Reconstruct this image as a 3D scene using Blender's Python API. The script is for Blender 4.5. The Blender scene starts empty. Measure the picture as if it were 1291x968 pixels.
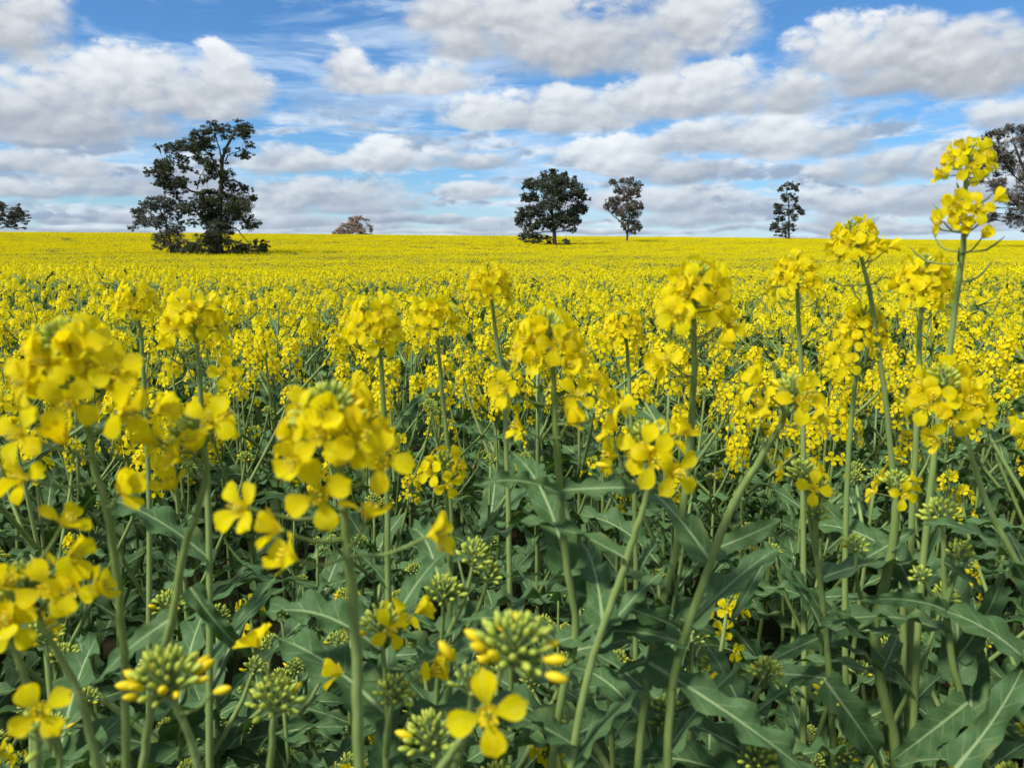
import bpy, math, random
import numpy as np
from mathutils import Matrix, Vector

R = math.radians
rng = np.random.RandomState(11)
scene = bpy.context.scene
COL = scene.collection

# ------------------------------------------------------------------ camera
IW, IH, F = 1291.0, 968.0, 970.0            # photograph size and focal length in its pixels
EYE_Y = 310.0                               # image row of the true eye level
CAM_H = 1.35
PITCH = math.atan((IH / 2 - EYE_Y) / F)
cam_data = bpy.data.cameras.new('camera')
cam = bpy.data.objects.new('camera', cam_data)
COL.objects.link(cam)
cam.location = (0, 0, CAM_H)
cam.rotation_euler = (math.pi / 2 - PITCH, 0, 0)
cam_data.sensor_width = 36.0
cam_data.lens = F / IW * 36.0
cam_data.clip_start = 0.02
cam_data.clip_end = 8000
cam_data.dof.use_dof = True
cam_data.dof.focus_distance = 2.2
cam_data.dof.aperture_fstop = 15.0
scene.camera = cam

cp, sp = math.cos(PITCH), math.sin(PITCH)


def px_dir(px, py):
    """direction of a pixel, scaled to unit depth along the optical axis"""
    a, b = (px - IW / 2) / F, (IH / 2 - py) / F
    return np.array([a, cp + b * sp, -sp + b * cp])


def unproj(px, py, d):
    return np.array([0, 0, CAM_H]) + px_dir(px, py) * d


def proj(p):
    x, y, z = p[0], p[1], p[2] - CAM_H
    dep = y * cp - z * sp
    up = y * sp + z * cp
    return IW / 2 + F * x / dep, IH / 2 - F * up / dep, dep


# ------------------------------------------------------------------ view, sun
scene.view_settings.view_transform = 'Standard'
scene.view_settings.look = 'None'
scene.view_settings.gamma = 1
scene.view_settings.exposure = 0.38
scene.render.engine = 'CYCLES'
scene.cycles.use_denoising = True
scene.cycles.max_bounces = 6
scene.cycles.diffuse_bounces = 3
scene.cycles.transmission_bounces = 3
scene.cycles.glossy_bounces = 2
scene.cycles.sample_clamp_indirect = 4
scene.cycles.use_adaptive_sampling = False

SUN_EL, SUN_AZ = R(52), R(-125)             # azimuth from +Y towards +X
sun_data = bpy.data.lights.new('sun', 'SUN')
sun_data.energy = 4.5
sun_data.angle = R(9)
sun_data.color = (1.0, 0.95, 0.87)
sun = bpy.data.objects.new('sun', sun_data)
COL.objects.link(sun)
sd = Vector((math.sin(SUN_AZ) * math.cos(SUN_EL), math.cos(SUN_AZ) * math.cos(SUN_EL), math.sin(SUN_EL)))
sun.rotation_euler = sd.to_track_quat('Z', 'Y').to_euler()
sun.location = (0, 0, 50)


# ------------------------------------------------------------------ node helper
class NT:
    def __init__(self, tree):
        self.t = tree
        tree.nodes.clear()

    def n(self, kind, ins=None, **props):
        nd = self.t.nodes.new(kind)
        for k, v in props.items():
            setattr(nd, k, v)
        for k, v in (ins or {}).items():
            s = nd.inputs[k]
            if isinstance(v, bpy.types.NodeSocket):
                self.t.links.new(v, s)
            elif v is not None:
                s.default_value = v
        return nd

    def math(self, op, a, b=None, c=None, clamp=False):
        d = {0: a}
        if b is not None: d[1] = b
        if c is not None: d[2] = c
        return self.n('ShaderNodeMath', d, operation=op, use_clamp=clamp).outputs[0]

    def vec(self, op, a, b=None, c=None):
        d = {0: a}
        if b is not None: d[1] = b
        if c is not None: d[2] = c
        return self.n('ShaderNodeVectorMath', d, operation=op).outputs[0]

    def rng(self, v, a, b, c=0.0, d=1.0, smooth=False):
        return self.n('ShaderNodeMapRange', {0: v, 1: a, 2: b, 3: c, 4: d},
                      interpolation_type='SMOOTHSTEP' if smooth else 'LINEAR').outputs[0]

    def mix(self, f, a, b, blend='MIX'):
        nd = self.n('ShaderNodeMix', None, data_type='RGBA', blend_type=blend)
        for idx, v in ((0, f), (6, a), (7, b)):
            if isinstance(v, bpy.types.NodeSocket):
                self.t.links.new(v, nd.inputs[idx])
            else:
                nd.inputs[idx].default_value = v if idx == 0 else (tuple(v) + (1.0,))[:4]
        return nd.outputs[2]

    def noise(self, v, scale, detail=4, rough=0.5, lac=2.0, dist=0.0, dim='3D'):
        return self.n('ShaderNodeTexNoise', {'Vector': v, 'Scale': scale, 'Detail': detail, 'Roughness': rough,
                                             'Lacunarity': lac, 'Distortion': dist}, noise_dimensions=dim)


# ------------------------------------------------------------------ world: blue sky with banks of cumulus
world = bpy.data.worlds.new('World')
scene.world = world
world.use_nodes = True
world.cycles.sampling_method = 'NONE'
W = NT(world.node_tree)
SKY_STRENGTH = 0.085
sky = W.n('ShaderNodeTexSky', None, sky_type='NISHITA', sun_disc=False, sun_elevation=SUN_EL,
          sun_rotation=SUN_AZ, altitude=200, air_density=1.0, dust_density=0.3, ozone_density=1.6)
tc = W.n('ShaderNodeTexCoord')
D = tc.outputs['Generated']
sep = W.n('ShaderNodeSeparateXYZ', {0: D})
dx, dy, dz = sep.outputs
az = W.math('ARCTAN2', dx, dy)
hyp = W.math('SQRT', W.math('MULTIPLY_ADD', dx, dx, W.math('MULTIPLY', dy, dy)))
el = W.math('ARCTAN2', dz, hyp)
# puffs get finer towards the horizon, where the clouds are farther off
elc = W.math('MAXIMUM', el, 0.0)
elw = W.math('POWER', W.math('ADD', elc, 0.05), 0.85)
Dn = W.n('ShaderNodeCombineXYZ', {0: dx, 1: dy, 2: W.math('MULTIPLY', elw, 1.5)}).outputs[0]

hz = W.rng(el, 0.0, 0.16, 0.0, 1.0)
tint = W.mix(hz, (0.66, 0.90, 1.22), (0.50, 0.88, 1.24))
clear = W.mix(1.0, sky.outputs[0], tint, 'MULTIPLY')
clear = W.vec('SCALE', clear)
clear.node.inputs['Scale'].default_value = SKY_STRENGTH

# --- the same kind of cover all round
g_n = W.noise(Dn, 4.2, 4, 0.55, 2.1, 0.2).outputs[0]
g_m = W.rng(g_n, 0.44, 0.54, 0.0, 1.0, True)
g_s = W.rng(g_n, 0.50, 0.68, 1.0, 0.25)
g_col = W.mix(g_m, clear, W.mix(g_s, (0.33, 0.36, 0.40), (0.68, 0.70, 0.71)))
bg_out = W.n('ShaderNodeBackground', {'Color': g_col, 'Strength': 1.0}).outputs[0]

# --- the clouds in view
n_big = W.noise(Dn, 6.0, 2, 0.5).outputs[0]
n_p1 = W.noise(Dn, 14.0, 5, 0.60, 2.15, 0.25).outputs[0]
n_p2 = W.noise(Dn, 32.0, 5, 0.60, 2.15, 0.25).outputs[0]
lowf = W.rng(el, 0.03, 0.15, 0.85, 0.15, True)
n_puff = W.math('MULTIPLY_ADD', lowf, W.math('SUBTRACT', n_p2, n_p1), n_p1)
# rounded puffs: cells pushed about by the finer noise, lit from above
Dw = W.vec('ADD', Dn, W.vec('SCALE', W.n('ShaderNodeCombineXYZ', {0: n_p1, 1: n_p2, 2: n_p1}).outputs[0]))
Dw.node.inputs[1].links[0].from_node.inputs['Scale'].default_value = 0.045


def puffs(v, scale):
    d_ = W.n('ShaderNodeTexVoronoi', {'Vector': v, 'Scale': scale, 'Detail': 1.0, 'Roughness': 0.5, 'Lacunarity': 2.3, }, feature='F1', normalize=True).outputs['Distance']
    return W.math('SUBTRACT', 1.0, d_)


n_low = puffs(Dw, 22.0)
n_lit = puffs(W.vec('ADD', Dw, (-0.006, 0.0, 0.013)), 22.0)
relief = W.math('ADD', W.math('SUBTRACT', n_low, n_lit), W.math('MULTIPLY', W.math('SUBTRACT', n_puff, 0.5), 0.35))
wp = W.math('SUBTRACT', n_big, 0.5)
P = W.n('ShaderNodeCombineXYZ', {0: W.math('MULTIPLY_ADD', wp, 0.10, az), 1: W.math('MULTIPLY_ADD', wp, 0.03, el),
                                 2: W.math('MULTIPLY_ADD', wp, 0.03, el)}).outputs[0]
edge = W.math('SUBTRACT', W.math('ADD', W.math('MULTIPLY_ADD', n_low, 1.6, W.math('MULTIPLY', n_puff, 2.0)), W.math('MULTIPLY', n_big, 0.8)), 2.38)
# thin high streaks
Ds = W.n('ShaderNodeCombineXYZ', {0: dx, 1: dy, 2: W.math('MULTIPLY', el, 6.0)}).outputs[0]
st = W.noise(Ds, 4.0, 4, 0.6, 2.2, 0.6).outputs[0]
thin = W.mix(W.math('MULTIPLY', W.rng(st, 0.42, 0.70, 0.0, 1.0, True), 0.70), clear, (0.50, 0.62, 0.76))
thin = W.mix(W.rng(el, 0.0, 0.06, 0.5, 0.0, True), thin, (0.48, 0.63, 0.74))
Db = W.n('ShaderNodeCombineXYZ', {0: dx, 1: dy, 2: W.math('MULTIPLY', elw, 4.2)}).outputs[0]
n_bank = W.noise(Db, 9.0, 4, 0.55, 2.1, 0.3).outputs[0]
bank_m = W.math('MULTIPLY', W.rng(n_bank, 0.44, 0.60, 0.0, 0.92, True), W.rng(el, 0.12, 0.20, 1.0, 0.0, True))
bank_c = W.mix(W.rng(W.math('MULTIPLY_ADD', relief, 1.6, W.math('SUBTRACT', 0.60, n_bank)), -0.22, 0.30, 0.0, 1.0, True), (0.26, 0.33, 0.44), (0.62, 0.68, 0.74))
thin = W.mix(bank_m, thin, bank_c)
shade_n = W.math('MULTIPLY_ADD', relief, 1.35, W.math('MULTIPLY', wp, 0.7))

# x, base row, half width, height up, depth below base, brightness, softness; rows of the photograph give directions only
CL = [
    (90, 293, 260, 5, 4, .55, .6), (700, 294, 330, 6, 4, .6, .6), (1100, 294, 330, 12, 5, .55, .6),
    (150, 282, 70, 14, 5, .30, .7), (60, 284, 40, 8, 4, .3, .7), (430, 287, 120, 12, 5, .5, .7), (350, 268, 60, 10, 5, .6, .7),
    (560, 279, 55, 11, 5, .3, .7), (620, 288, 60, 14, 5, .5, .7), (510, 277, 80, 13, 6, .3, .7), (880, 282, 90, 30, 8, .45, .7),
    (1050, 284, 75, 26, 8, .45, .7), (1230, 285, 110, 12, 6, .5, .7), (390, 279, 60, 13, 6, .3, .7), (460, 262, 100, 18, 7, .35, .7),
    (150, 243, 190, 26, 9, .45, .6), (20, 246, 120, 24, 8, .55, .6), (410, 252, 130, 30, 9, .55, .55), (600, 246, 60, 16, 6, .7, .5),
    (830, 255, 120, 26, 12, .6, .6), (1110, 262, 190, 28, 12, .5, .6), (1250, 250, 110, 30, 12, .62, .55),
    (60, 214, 110, 30, 9, .55, .55), (220, 232, 110, 22, 10, .35, .7),
    (370, 213, 75, 32, 10, .72, .5), (490, 210, 66, 42, 10, .95, .4), (580, 210, 80, 20, 8, .5, .6),
    (1130, 220, 140, 34, 14, .5, .6), (1240, 215, 120, 46, 14, .78, .5), (870, 224, 90, 22, 10, .4, .6), (775, 208, 78, 38, 12, .92, .4),
    (60, 178, 130, 30, 9, .32, .7), (470, 158, 28, 14, 8, .45, .9),
    (960, 190, 115, 52, 12, .82, .45), (860, 192, 60, 34, 10, .7, .5), (1060, 188, 50, 30, 10, .45, .7),
    (1270, 150, 60, 30, 14, .6, .8),
    (625, 154, 68, 44, 9, .85, .42), (730, 154, 120, 48, 10, .6, .5), (890, 140, 160, 70, 14, .68, .5), (1010, 132, 70, 34, 12, .5, .6),
    (446, 104, 52, 58, 16, .85, .4), (485, 108, 40, 30, 12, .7, .5), (540, 108, 90, 38, 10, .8, .5),
    (1100, 112, 85, 46, 18, .38, .6), (1190, 104, 170, 48, 22, .36, .6), (1240, 88, 150, 78, 22, .5, .5), (1080, 82, 130, 70, 14, .82, .4),
    (840, 56, 130, 90, 22, .72, .45), (640, 60, 130, 100, 24, .62, .5), (740, 80, 170, 80, 20, .42, .6), (560, 26, 60, 60, 14, .75, .6),
    (100, 158, 180, 48, 18, .38, .7), (240, 138, 110, 42, 14, .55, .55),
    (285, 118, 72, 66, 14, .92, .36), (150, 128, 130, 82, 18, .8, .42), (30, 150, 120, 66, 20, .5, .6), (30, 40, 90, 60, 40, .62, .6),
]
d_az = lambda v: math.atan2(v[0], v[1])
d_el = lambda v: math.atan2(v[2], math.hypot(v[0], v[1]))
CLD = []
for (cx, by, hw, hu, hd, br, so) in CL:
    v0, v1 = px_dir(cx, by), px_dir(cx + hw, by)
    a0, e0 = d_az(v0), d_el(v0)
    CLD.append((a0, e0, abs(d_az(v1) - a0), (d_el(px_dir(cx, by - hu)) - e0), e0 - d_el(px_dir(cx, by + hd)), br, so, by))


cg = bpy.data.node_groups.new('cumulus', 'ShaderNodeTree')
for nm, ty in (('Col', 'Color'), ('P', 'Vector'), ('Edge', 'Float'), ('Shade', 'Float'), ('Scale', 'Vector'), ('Offset', 'Vector'),
               ('Soft', 'Float'), ('Dark', 'Color'), ('Lite', 'Color'), ('Lo', 'Float'), ('Hi', 'Float')):
    cg.interface.new_socket(nm, in_out='INPUT', socket_type='NodeSocket' + ty)
cg.interface.new_socket('Col', in_out='OUTPUT', socket_type='NodeSocketColor')
G = NT(cg)
gi = G.n('NodeGroupInput').outputs
V = G.vec('MULTIPLY_ADD', gi['P'], gi['Scale'], gi['Offset'])
s_ = G.n('ShaderNodeSeparateXYZ', {0: V}).outputs
m_ = G.math('MAXIMUM', s_[1], s_[2])
r2 = G.math('MULTIPLY_ADD', s_[0], s_[0], G.math('MULTIPLY', m_, m_))
softv = G.math('MULTIPLY_ADD', G.math('ADD', s_[1], 0.0, clamp=True), -0.58, gi['Soft'])
mask = G.rng(G.math('SUBTRACT', gi['Edge'], r2), -1.0, softv, 0.0, 0.98, True)
sh = G.math('MULTIPLY_ADD', s_[1], 0.70, gi['Shade'])
cc = G.mix(G.rng(sh, gi['Lo'], gi['Hi'], 0.0, 1.0, True), (0, 0, 0), (1, 1, 1))
G.t.links.new(gi['Dark'], cc.node.inputs[6])
G.t.links.new(gi['Lite'], cc.node.inputs[7])
oc = G.mix(mask, (0, 0, 0), cc)
G.t.links.new(gi['Col'], oc.node.inputs[6])
G.n('NodeGroupOutput', {0: oc})


def cloud_cell(lo, hi):
    col = thin
    for (a0, e0, w_, u_, d_, br, so, by) in CLD:
        if a0 - 1.6 * w_ - .04 > hi or a0 + 1.6 * w_ + .04 < lo:
            continue
        far = min(1.0, max(0.0, (by - 60) / 220.0))
        dark = np.array([.265, .295, .34]) * (1 - far) + np.array([.20, .26, .36]) * far
        lite = np.array([.72, .745, .765]) * (1 - far) + np.array([.68, .73, .77]) * far
        dark = dark + (lite - dark) * 0.22 * br
        lite = dark + (lite - dark) * min(1, .45 + .65 * br)
        nd = world.node_tree.nodes.new('ShaderNodeGroup')
        nd.node_tree = cg
        for k, v in (('Col', col), ('P', P), ('Edge', edge), ('Shade', shade_n)):
            world.node_tree.links.new(v, nd.inputs[k])
        for k, v in (('Scale', (1 / w_, 1 / u_, -1 / d_)), ('Offset', (-a0 / w_, -e0 / u_, e0 / d_)), ('Soft', so + .60 - 1.0),
                     ('Dark', tuple(dark) + (1,)), ('Lite', tuple(lite) + (1,)), ('Lo', -.34 - .28 * br), ('Hi', 1.12 - .28 * br)):
            nd.inputs[k].default_value = v
        col = nd.outputs[0]
    return W.n('ShaderNodeBackground', {'Color': col, 'Strength': 1.0}).outputs[0]


def cells(bounds):
    if len(bounds) == 2:
        return cloud_cell(*bounds)
    k = len(bounds) // 2
    return W.n('ShaderNodeMixShader', {0: W.math('GREATER_THAN', az, bounds[k]), 1: cells(bounds[:k + 1]), 2: cells(bounds[k:])}).outputs[0]


in_view = cells([-.95, -.36, -.12, .12, .36, .95])
out_f = W.math('MAXIMUM', W.rng(W.math('ABSOLUTE', az), 0.66, 0.85, 0.0, 1.0, True),
               W.math('MAXIMUM', W.rng(el, 0.31, 0.40, 0.0, 1.0, True), W.math('LESS_THAN', el, -0.02)))
mixw = W.n('ShaderNodeMixShader', {0: out_f, 1: in_view, 2: bg_out})
W.n('ShaderNodeOutputWorld', {'Surface': mixw.outputs[0]})


# ------------------------------------------------------------------ materials
MATS = {}


def new_mat(name):
    m = bpy.data.materials.new(name)
    m.use_nodes = True
    MATS[name] = m
    return NT(m.node_tree)


def leafy(name, color, rough=0.55, trans=0.3, trans_col=None, spec=0.3, bump=None):
    """color: function(NT, puv socket, random socket) -> colour socket; a thin plant surface that lets light through"""
    N = new_mat(name)
    puv = N.n('ShaderNodeAttribute', None, attribute_name='puv').outputs['Vector']
    rnd = N.n('ShaderNodeObjectInfo').outputs['Random']
    c = color(N, puv, rnd)
    ins = {'Base Color': c, 'Roughness': rough, 'Specular IOR Level': spec}
    if bump is not None:
        ins['Normal'] = bump(N, puv)
    p = N.n('ShaderNodeBsdfPrincipled', ins)
    if trans > 0:
        tcol = N.mix(1.0, c, trans_col or (1, 1, 1), 'MULTIPLY')
        t = N.n('ShaderNodeBsdfTranslucent', {'Color': tcol})
        p = N.n('ShaderNodeMixShader', {0: trans, 1: p.outputs[0], 2: t.outputs[0]})
    N.n('ShaderNodeOutputMaterial', {'Surface': p.outputs[0]})
    return MATS[name]


def c_petal(N, puv, rnd):
    s = N.n('ShaderNodeSeparateXYZ', {0: puv}).outputs
    geo = N.n('ShaderNodeNewGeometry').outputs['Random Per Island']
    r = N.math('FRACT', N.math('ADD', rnd, geo))
    a = N.mix(r, (0.92, 0.745, 0.003), (0.95, 0.85, 0.006))
    a = N.mix(N.rng(s[1], 0.0, 0.35, 0.55, 0.0), a, (0.74, 0.68, 0.02))
    vein = N.n('ShaderNodeTexWave', {'Vector': puv, 'Scale': 2.2, 'Distortion': 2.0, 'Detail': 2.0}, bands_direction='X').outputs[1]
    pale = N.noise(N.vec('ADD', puv, N.n('ShaderNodeCombineXYZ', {0: N.math('MULTIPLY', r, 37.0)}).outputs[0]), 2.0, 2, 0.5).outputs[0]
    a = N.mix(N.rng(pale, 0.5, 0.72, 0.0, 0.55), a, (0.95, 0.88, 0.10))
    a = N.mix(N.math('MULTIPLY', N.rng(s[1], 0.85, 1.0, 0.0, 0.25), N.rng(r, 0.6, 0.9, 0.0, 1.0)), a, (0.80, 0.50, 0.01))
    return N.mix(N.math('MULTIPLY', vein, 0.09), a, (0.82, 0.56, 0.0))


def b_petal(N, puv):
    nz = N.noise(N.vec('MULTIPLY', puv, (5.0, 1.2, 1.0)), 3.0, 3, 0.6).outputs[0]
    return N.n('ShaderNodeBump', {'Strength': 0.8, 'Distance': 0.0008, 'Height': nz}).outputs[0]


def c_leaf(N, puv, rnd):
    s = N.n('ShaderNodeSeparateXYZ', {0: puv}).outputs
    au = N.math('ABSOLUTE', s[0])
    tcn = N.n('ShaderNodeTexCoord').outputs['Object']
    nz = N.noise(tcn, 14.0, 4, 0.6).outputs[0]
    a = N.mix(rnd, (0.044, 0.104, 0.026), (0.066, 0.134, 0.046))
    a = N.mix(N.rng(nz, 0.35, 0.7, 0.0, 0.7), a, (0.086, 0.160, 0.068))
    # side veins rise from the midrib towards the tip
    q = N.math('FRACT', N.math('MULTIPLY', N.math('SUBTRACT', s[1], N.math('MULTIPLY', au, 0.16)), 7.0))
    v = N.math('LESS_THAN', N.math('ABSOLUTE', N.math('SUBTRACT', q, 0.5)), 0.055)
    a = N.mix(N.math('MULTIPLY', v, N.rng(au, 0.0, 0.95, 0.65, 0.1)), a, (0.18, 0.26, 0.12))
    sp_ = N.noise(tcn, 38.0, 2, 0.5).outputs[0]
    a = N.mix(N.rng(sp_, 0.70, 0.78, 0.0, 0.6), a, (0.22, 0.21, 0.07))
    wear = N.noise(tcn, 5.0, 2, 0.5).outputs[0]
    a = N.mix(N.math('MULTIPLY', N.rng(wear, 0.58, 0.72, 0.0, 0.5), N.rng(au, 0.5, 1.0, 0.0, 1.0)), a, (0.20, 0.21, 0.06))
    rib = N.rng(N.math('SUBTRACT', au, N.rng(s[1], 0.0, 1.0, 0.085, 0.012)), 0.0, 0.035, 1.0, 0.0, True)
    return N.mix(N.math('MULTIPLY', rib, 0.85), a, (0.30, 0.40, 0.19))


def b_leaf(N, puv):
    tcn = N.n('ShaderNodeTexCoord').outputs['Object']
    nz = N.noise(tcn, 45.0, 3, 0.6).outputs[0]
    return N.n('ShaderNodeBump', {'Strength': 0.15, 'Distance': 0.012, 'Height': nz}).outputs[0]


def c_stem(N, puv, rnd):
    tcn = N.n('ShaderNodeTexCoord').outputs['Object']
    nz = N.noise(N.vec('MULTIPLY', tcn, (1, 1, 0.12)), 260.0, 3, 0.6).outputs[0]
    a = N.mix(rnd, (0.125, 0.190, 0.045), (0.175, 0.250, 0.070))
    a = N.mix(N.rng(nz, 0.4, 0.65, 0.0, 0.55), a, (0.22, 0.29, 0.105))
    n2 = N.noise(tcn, 9.0, 2, 0.5).outputs[0]
    return N.mix(N.rng(n2, 0.6, 0.75, 0.0, 0.35), a, (0.17, 0.12, 0.07))


def c_bud(N, puv, rnd):
    s = N.n('ShaderNodeSeparateXYZ', {0: puv}).outputs
    geo = N.n('ShaderNodeNewGeometry').outputs['Random Per Island']
    r = N.math('FRACT', N.math('ADD', rnd, geo))
    a = N.mix(r, (0.25, 0.36, 0.045), (0.42, 0.50, 0.07))
    return N.mix(N.rng(s[1], 0.45, 1.0, 0.0, 0.6), a, (0.56, 0.58, 0.08))


def flat(c1, c2):
    def f(N, puv, rnd):
        geo = N.n('ShaderNodeNewGeometry').outputs['Random Per Island']
        return N.mix(geo, c1, c2)
    return f


leafy('petal', c_petal, 0.6, 0.50, (1.0, 0.98, 0.5), 0.10, b_petal)
leafy('canola_leaf', c_leaf, 0.55, 0.20, (0.9, 1.0, 0.30), 0.16, b_leaf)
leafy('canola_stem', c_stem, 0.55, 0.0, spec=0.3)
leafy('bud', c_bud, 0.5, 0.12, spec=0.3)
leafy('yellow_bud', flat((0.66, 0.55, 0.01), (0.80, 0.62, 0.01)), 0.5, 0.2, spec=0.3)
leafy('stamen', flat((0.55, 0.48, 0.03), (0.75, 0.55, 0.02)), 0.7, 0.0, spec=0.1)
leafy('far_petal', flat((0.82, 0.70, 0.003), (0.90, 0.80, 0.005)), 0.8, 0.3, (1.0, 0.95, 0.5), 0.03)
leafy('far_leaf', flat((0.05, 0.095, 0.045), (0.09, 0.14, 0.08)), 0.6, 0.15, (0.9, 1.0, 0.4), 0.2)
leafy('pine_needles', flat((0.036, 0.050, 0.022), (0.095, 0.110, 0.055)), 0.7, 0.1, spec=0.15)
leafy('gum_leaves', flat((0.055, 0.066, 0.042), (0.130, 0.135, 0.095)), 0.6, 0.12, spec=0.25)
leafy('dark_gum_leaves', flat((0.034, 0.050, 0.026), (0.090, 0.108, 0.062)), 0.6, 0.12, spec=0.25)
leafy('russet_gum_leaves', flat((0.072, 0.068, 0.044), (0.165, 0.140, 0.100)), 0.6, 0.12, spec=0.25)
leafy('brown_shrub_leaves', flat((0.33, 0.235, 0.19), (0.52, 0.41, 0.33)), 0.7, 0.12, spec=0.15)


def c_bark(N, puv, rnd):
    tcn = N.n('ShaderNodeTexCoord').outputs['Object']
    nz = N.noise(N.vec('MULTIPLY', tcn, (1, 1, 0.2)), 6.0, 5, 0.65).outputs[0]
    return N.mix(N.rng(nz, 0.35, 0.7), (0.022, 0.018, 0.014), (0.085, 0.072, 0.058))


leafy('bark', c_bark, 0.85, 0.0, spec=0.1)


def c_pale_bark(N, puv, rnd):
    tcn = N.n('ShaderNodeTexCoord').outputs['Object']
    nz = N.noise(N.vec('MULTIPLY', tcn, (1, 1, 0.3)), 5.0, 5, 0.65).outputs[0]
    return N.mix(N.rng(nz, 0.35, 0.7), (0.05, 0.042, 0.036), (0.17, 0.15, 0.13))


leafy('gum_bark', c_pale_bark, 0.8, 0.0, spec=0.1)


def c_ground(N, puv, rnd):
    tcn = N.n('ShaderNodeTexCoord').outputs['Object']
    a = N.noise(tcn, 1.7, 5, 0.6).outputs[0]
    b = N.noise(tcn, 22.0, 5, 0.65).outputs[0]
    c = N.mix(N.rng(b, 0.3, 0.7), (0.040, 0.026, 0.016), (0.110, 0.075, 0.048))
    return N.mix(N.rng(a, 0.42, 0.62, 0.1, 0.85), c, (0.045, 0.070, 0.025))


def b_ground(N, puv):
    tcn = N.n('ShaderNodeTexCoord').outputs['Object']
    return N.n('ShaderNodeBump', {'Strength': 0.6, 'Distance': 0.02, 'Height': N.noise(tcn, 30.0, 5, 0.7).outputs[0]}).outputs[0]


leafy('soil', c_ground, 0.9, 0.0, spec=0.1, bump=b_ground)


# ------------------------------------------------------------------ mesh helpers
class MB:
    def __init__(self):
        self.v, self.f, self.m, self.u, self.n = [], [], [], [], 0
        self.mats = []

    def mi(self, name):
        if name not in self.mats:
            self.mats.append(name)
        return self.mats.index(name)

    def add(self, v, f, mat, uv=None):
        v = np.asarray(v, float)
        k = self.mi(mat)
        self.v.append(v)
        self.u.append(np.zeros((len(v), 2)) if uv is None else np.asarray(uv, float))
        self.f.extend([tuple(i + self.n for i in q) for q in f])
        self.m.extend([k] * len(f))
        self.n += len(v)

    def mesh(self, name, smooth=True):
        me = bpy.data.meshes.new(name)
        v = np.concatenate(self.v) if self.v else np.zeros((0, 3))
        me.from_pydata(v.tolist(), [], self.f)
        for nm in self.mats:
            me.materials.append(MATS[nm])
        if self.f:
            me.polygons.foreach_set('material_index', self.m)
            if smooth:
                me.polygons.foreach_set('use_smooth', [True] * len(self.f))
        at = me.attributes.new('puv', 'FLOAT2', 'POINT')
        at.data.foreach_set('vector', np.concatenate(self.u).ravel() if self.u else [])
        me.update()
        return me


def nrm(v):
    v = np.asarray(v, float)
    return v / (np.linalg.norm(v) + 1e-12)


def frame_z(z, roll=0.0):
    """3x3, columns x y z, z given"""
    z = nrm(z)
    a = np.array([0, 0, 1.0]) if abs(z[2]) < 0.95 else np.array([1.0, 0, 0])
    x = nrm(np.cross(a, z))
    y = np.cross(z, x)
    c, s = math.cos(roll), math.sin(roll)
    return np.stack([x * c + y * s, y * c - x * s, z], 1)


def frame_y(y, up=(0, 0, 1)):
    """3x3 for a leaf: y along the blade, z its upper side"""
    y = nrm(y)
    x = np.cross(y, np.asarray(up, float))
    if np.linalg.norm(x) < 1e-4:
        x = np.array([1.0, 0, 0])
    x = nrm(x)
    return np.stack([x, y, np.cross(x, y)], 1)


def smooth_path(pts, n):
    """smooth curve through points of any spacing"""
    pts = np.asarray(pts, float)
    if len(pts) == 2:
        t = np.linspace(0, 1, n)[:, None]
        return pts[0] * (1 - t) + pts[1] * t
    h = np.linalg.norm(np.diff(pts, axis=0), axis=1) + 1e-9
    sl = np.diff(pts, axis=0) / h[:, None]
    m = np.empty_like(pts)
    m[0], m[-1] = sl[0], sl[-1]
    m[1:-1] = (sl[:-1] * h[1:, None] + sl[1:] * h[:-1, None]) / (h[1:] + h[:-1])[:, None]
    out = []
    segs = len(pts) - 1
    for s_ in np.linspace(0, segs, n):
        i = min(int(s_), segs - 1)
        t = s_ - i
        out.append((2 * t ** 3 - 3 * t * t + 1) * pts[i] + (t ** 3 - 2 * t * t + t) * h[i] * m[i]
                   + (3 * t * t - 2 * t ** 3) * pts[i + 1] + (t ** 3 - t * t) * h[i] * m[i + 1])
    return np.array(out)


def tube(mb, path, rad, sides=6, mat='canola_stem', cap=True):
    path = np.asarray(path, float)
    n = len(path)
    rad = np.broadcast_to(np.asarray(rad, float), (n,)) if np.ndim(rad) == 0 else np.interp(np.linspace(0, 1, n), np.linspace(0, 1, len(rad)), rad)
    tan = np.gradient(path, axis=0)
    x = np.array([1.0, 0.12, 0.05])
    vs = []
    ang = np.arange(sides) * 2 * math.pi / sides
    for i in range(n):
        t = nrm(tan[i])
        x = nrm(x - t * np.dot(x, t))
        y = np.cross(t, x)
        vs.append(path[i] + rad[i] * (np.outer(np.cos(ang), x) + np.outer(np.sin(ang), y)))
    f = []
    for i in range(n - 1):
        for k in range(sides):
            k2 = (k + 1) % sides
            f.append((i * sides + k, i * sides + k2, (i + 1) * sides + k2, (i + 1) * sides + k))
    if cap:
        f.append(tuple(range((n - 1) * sides, n * sides)))
    mb.add(np.concatenate(vs), f, mat)


def grid_faces(nu, nv):
    return [(j * nu + i, j * nu + i + 1, (j + 1) * nu + i + 1, (j + 1) * nu + i) for j in range(nv - 1) for i in range(nu - 1)]


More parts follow.
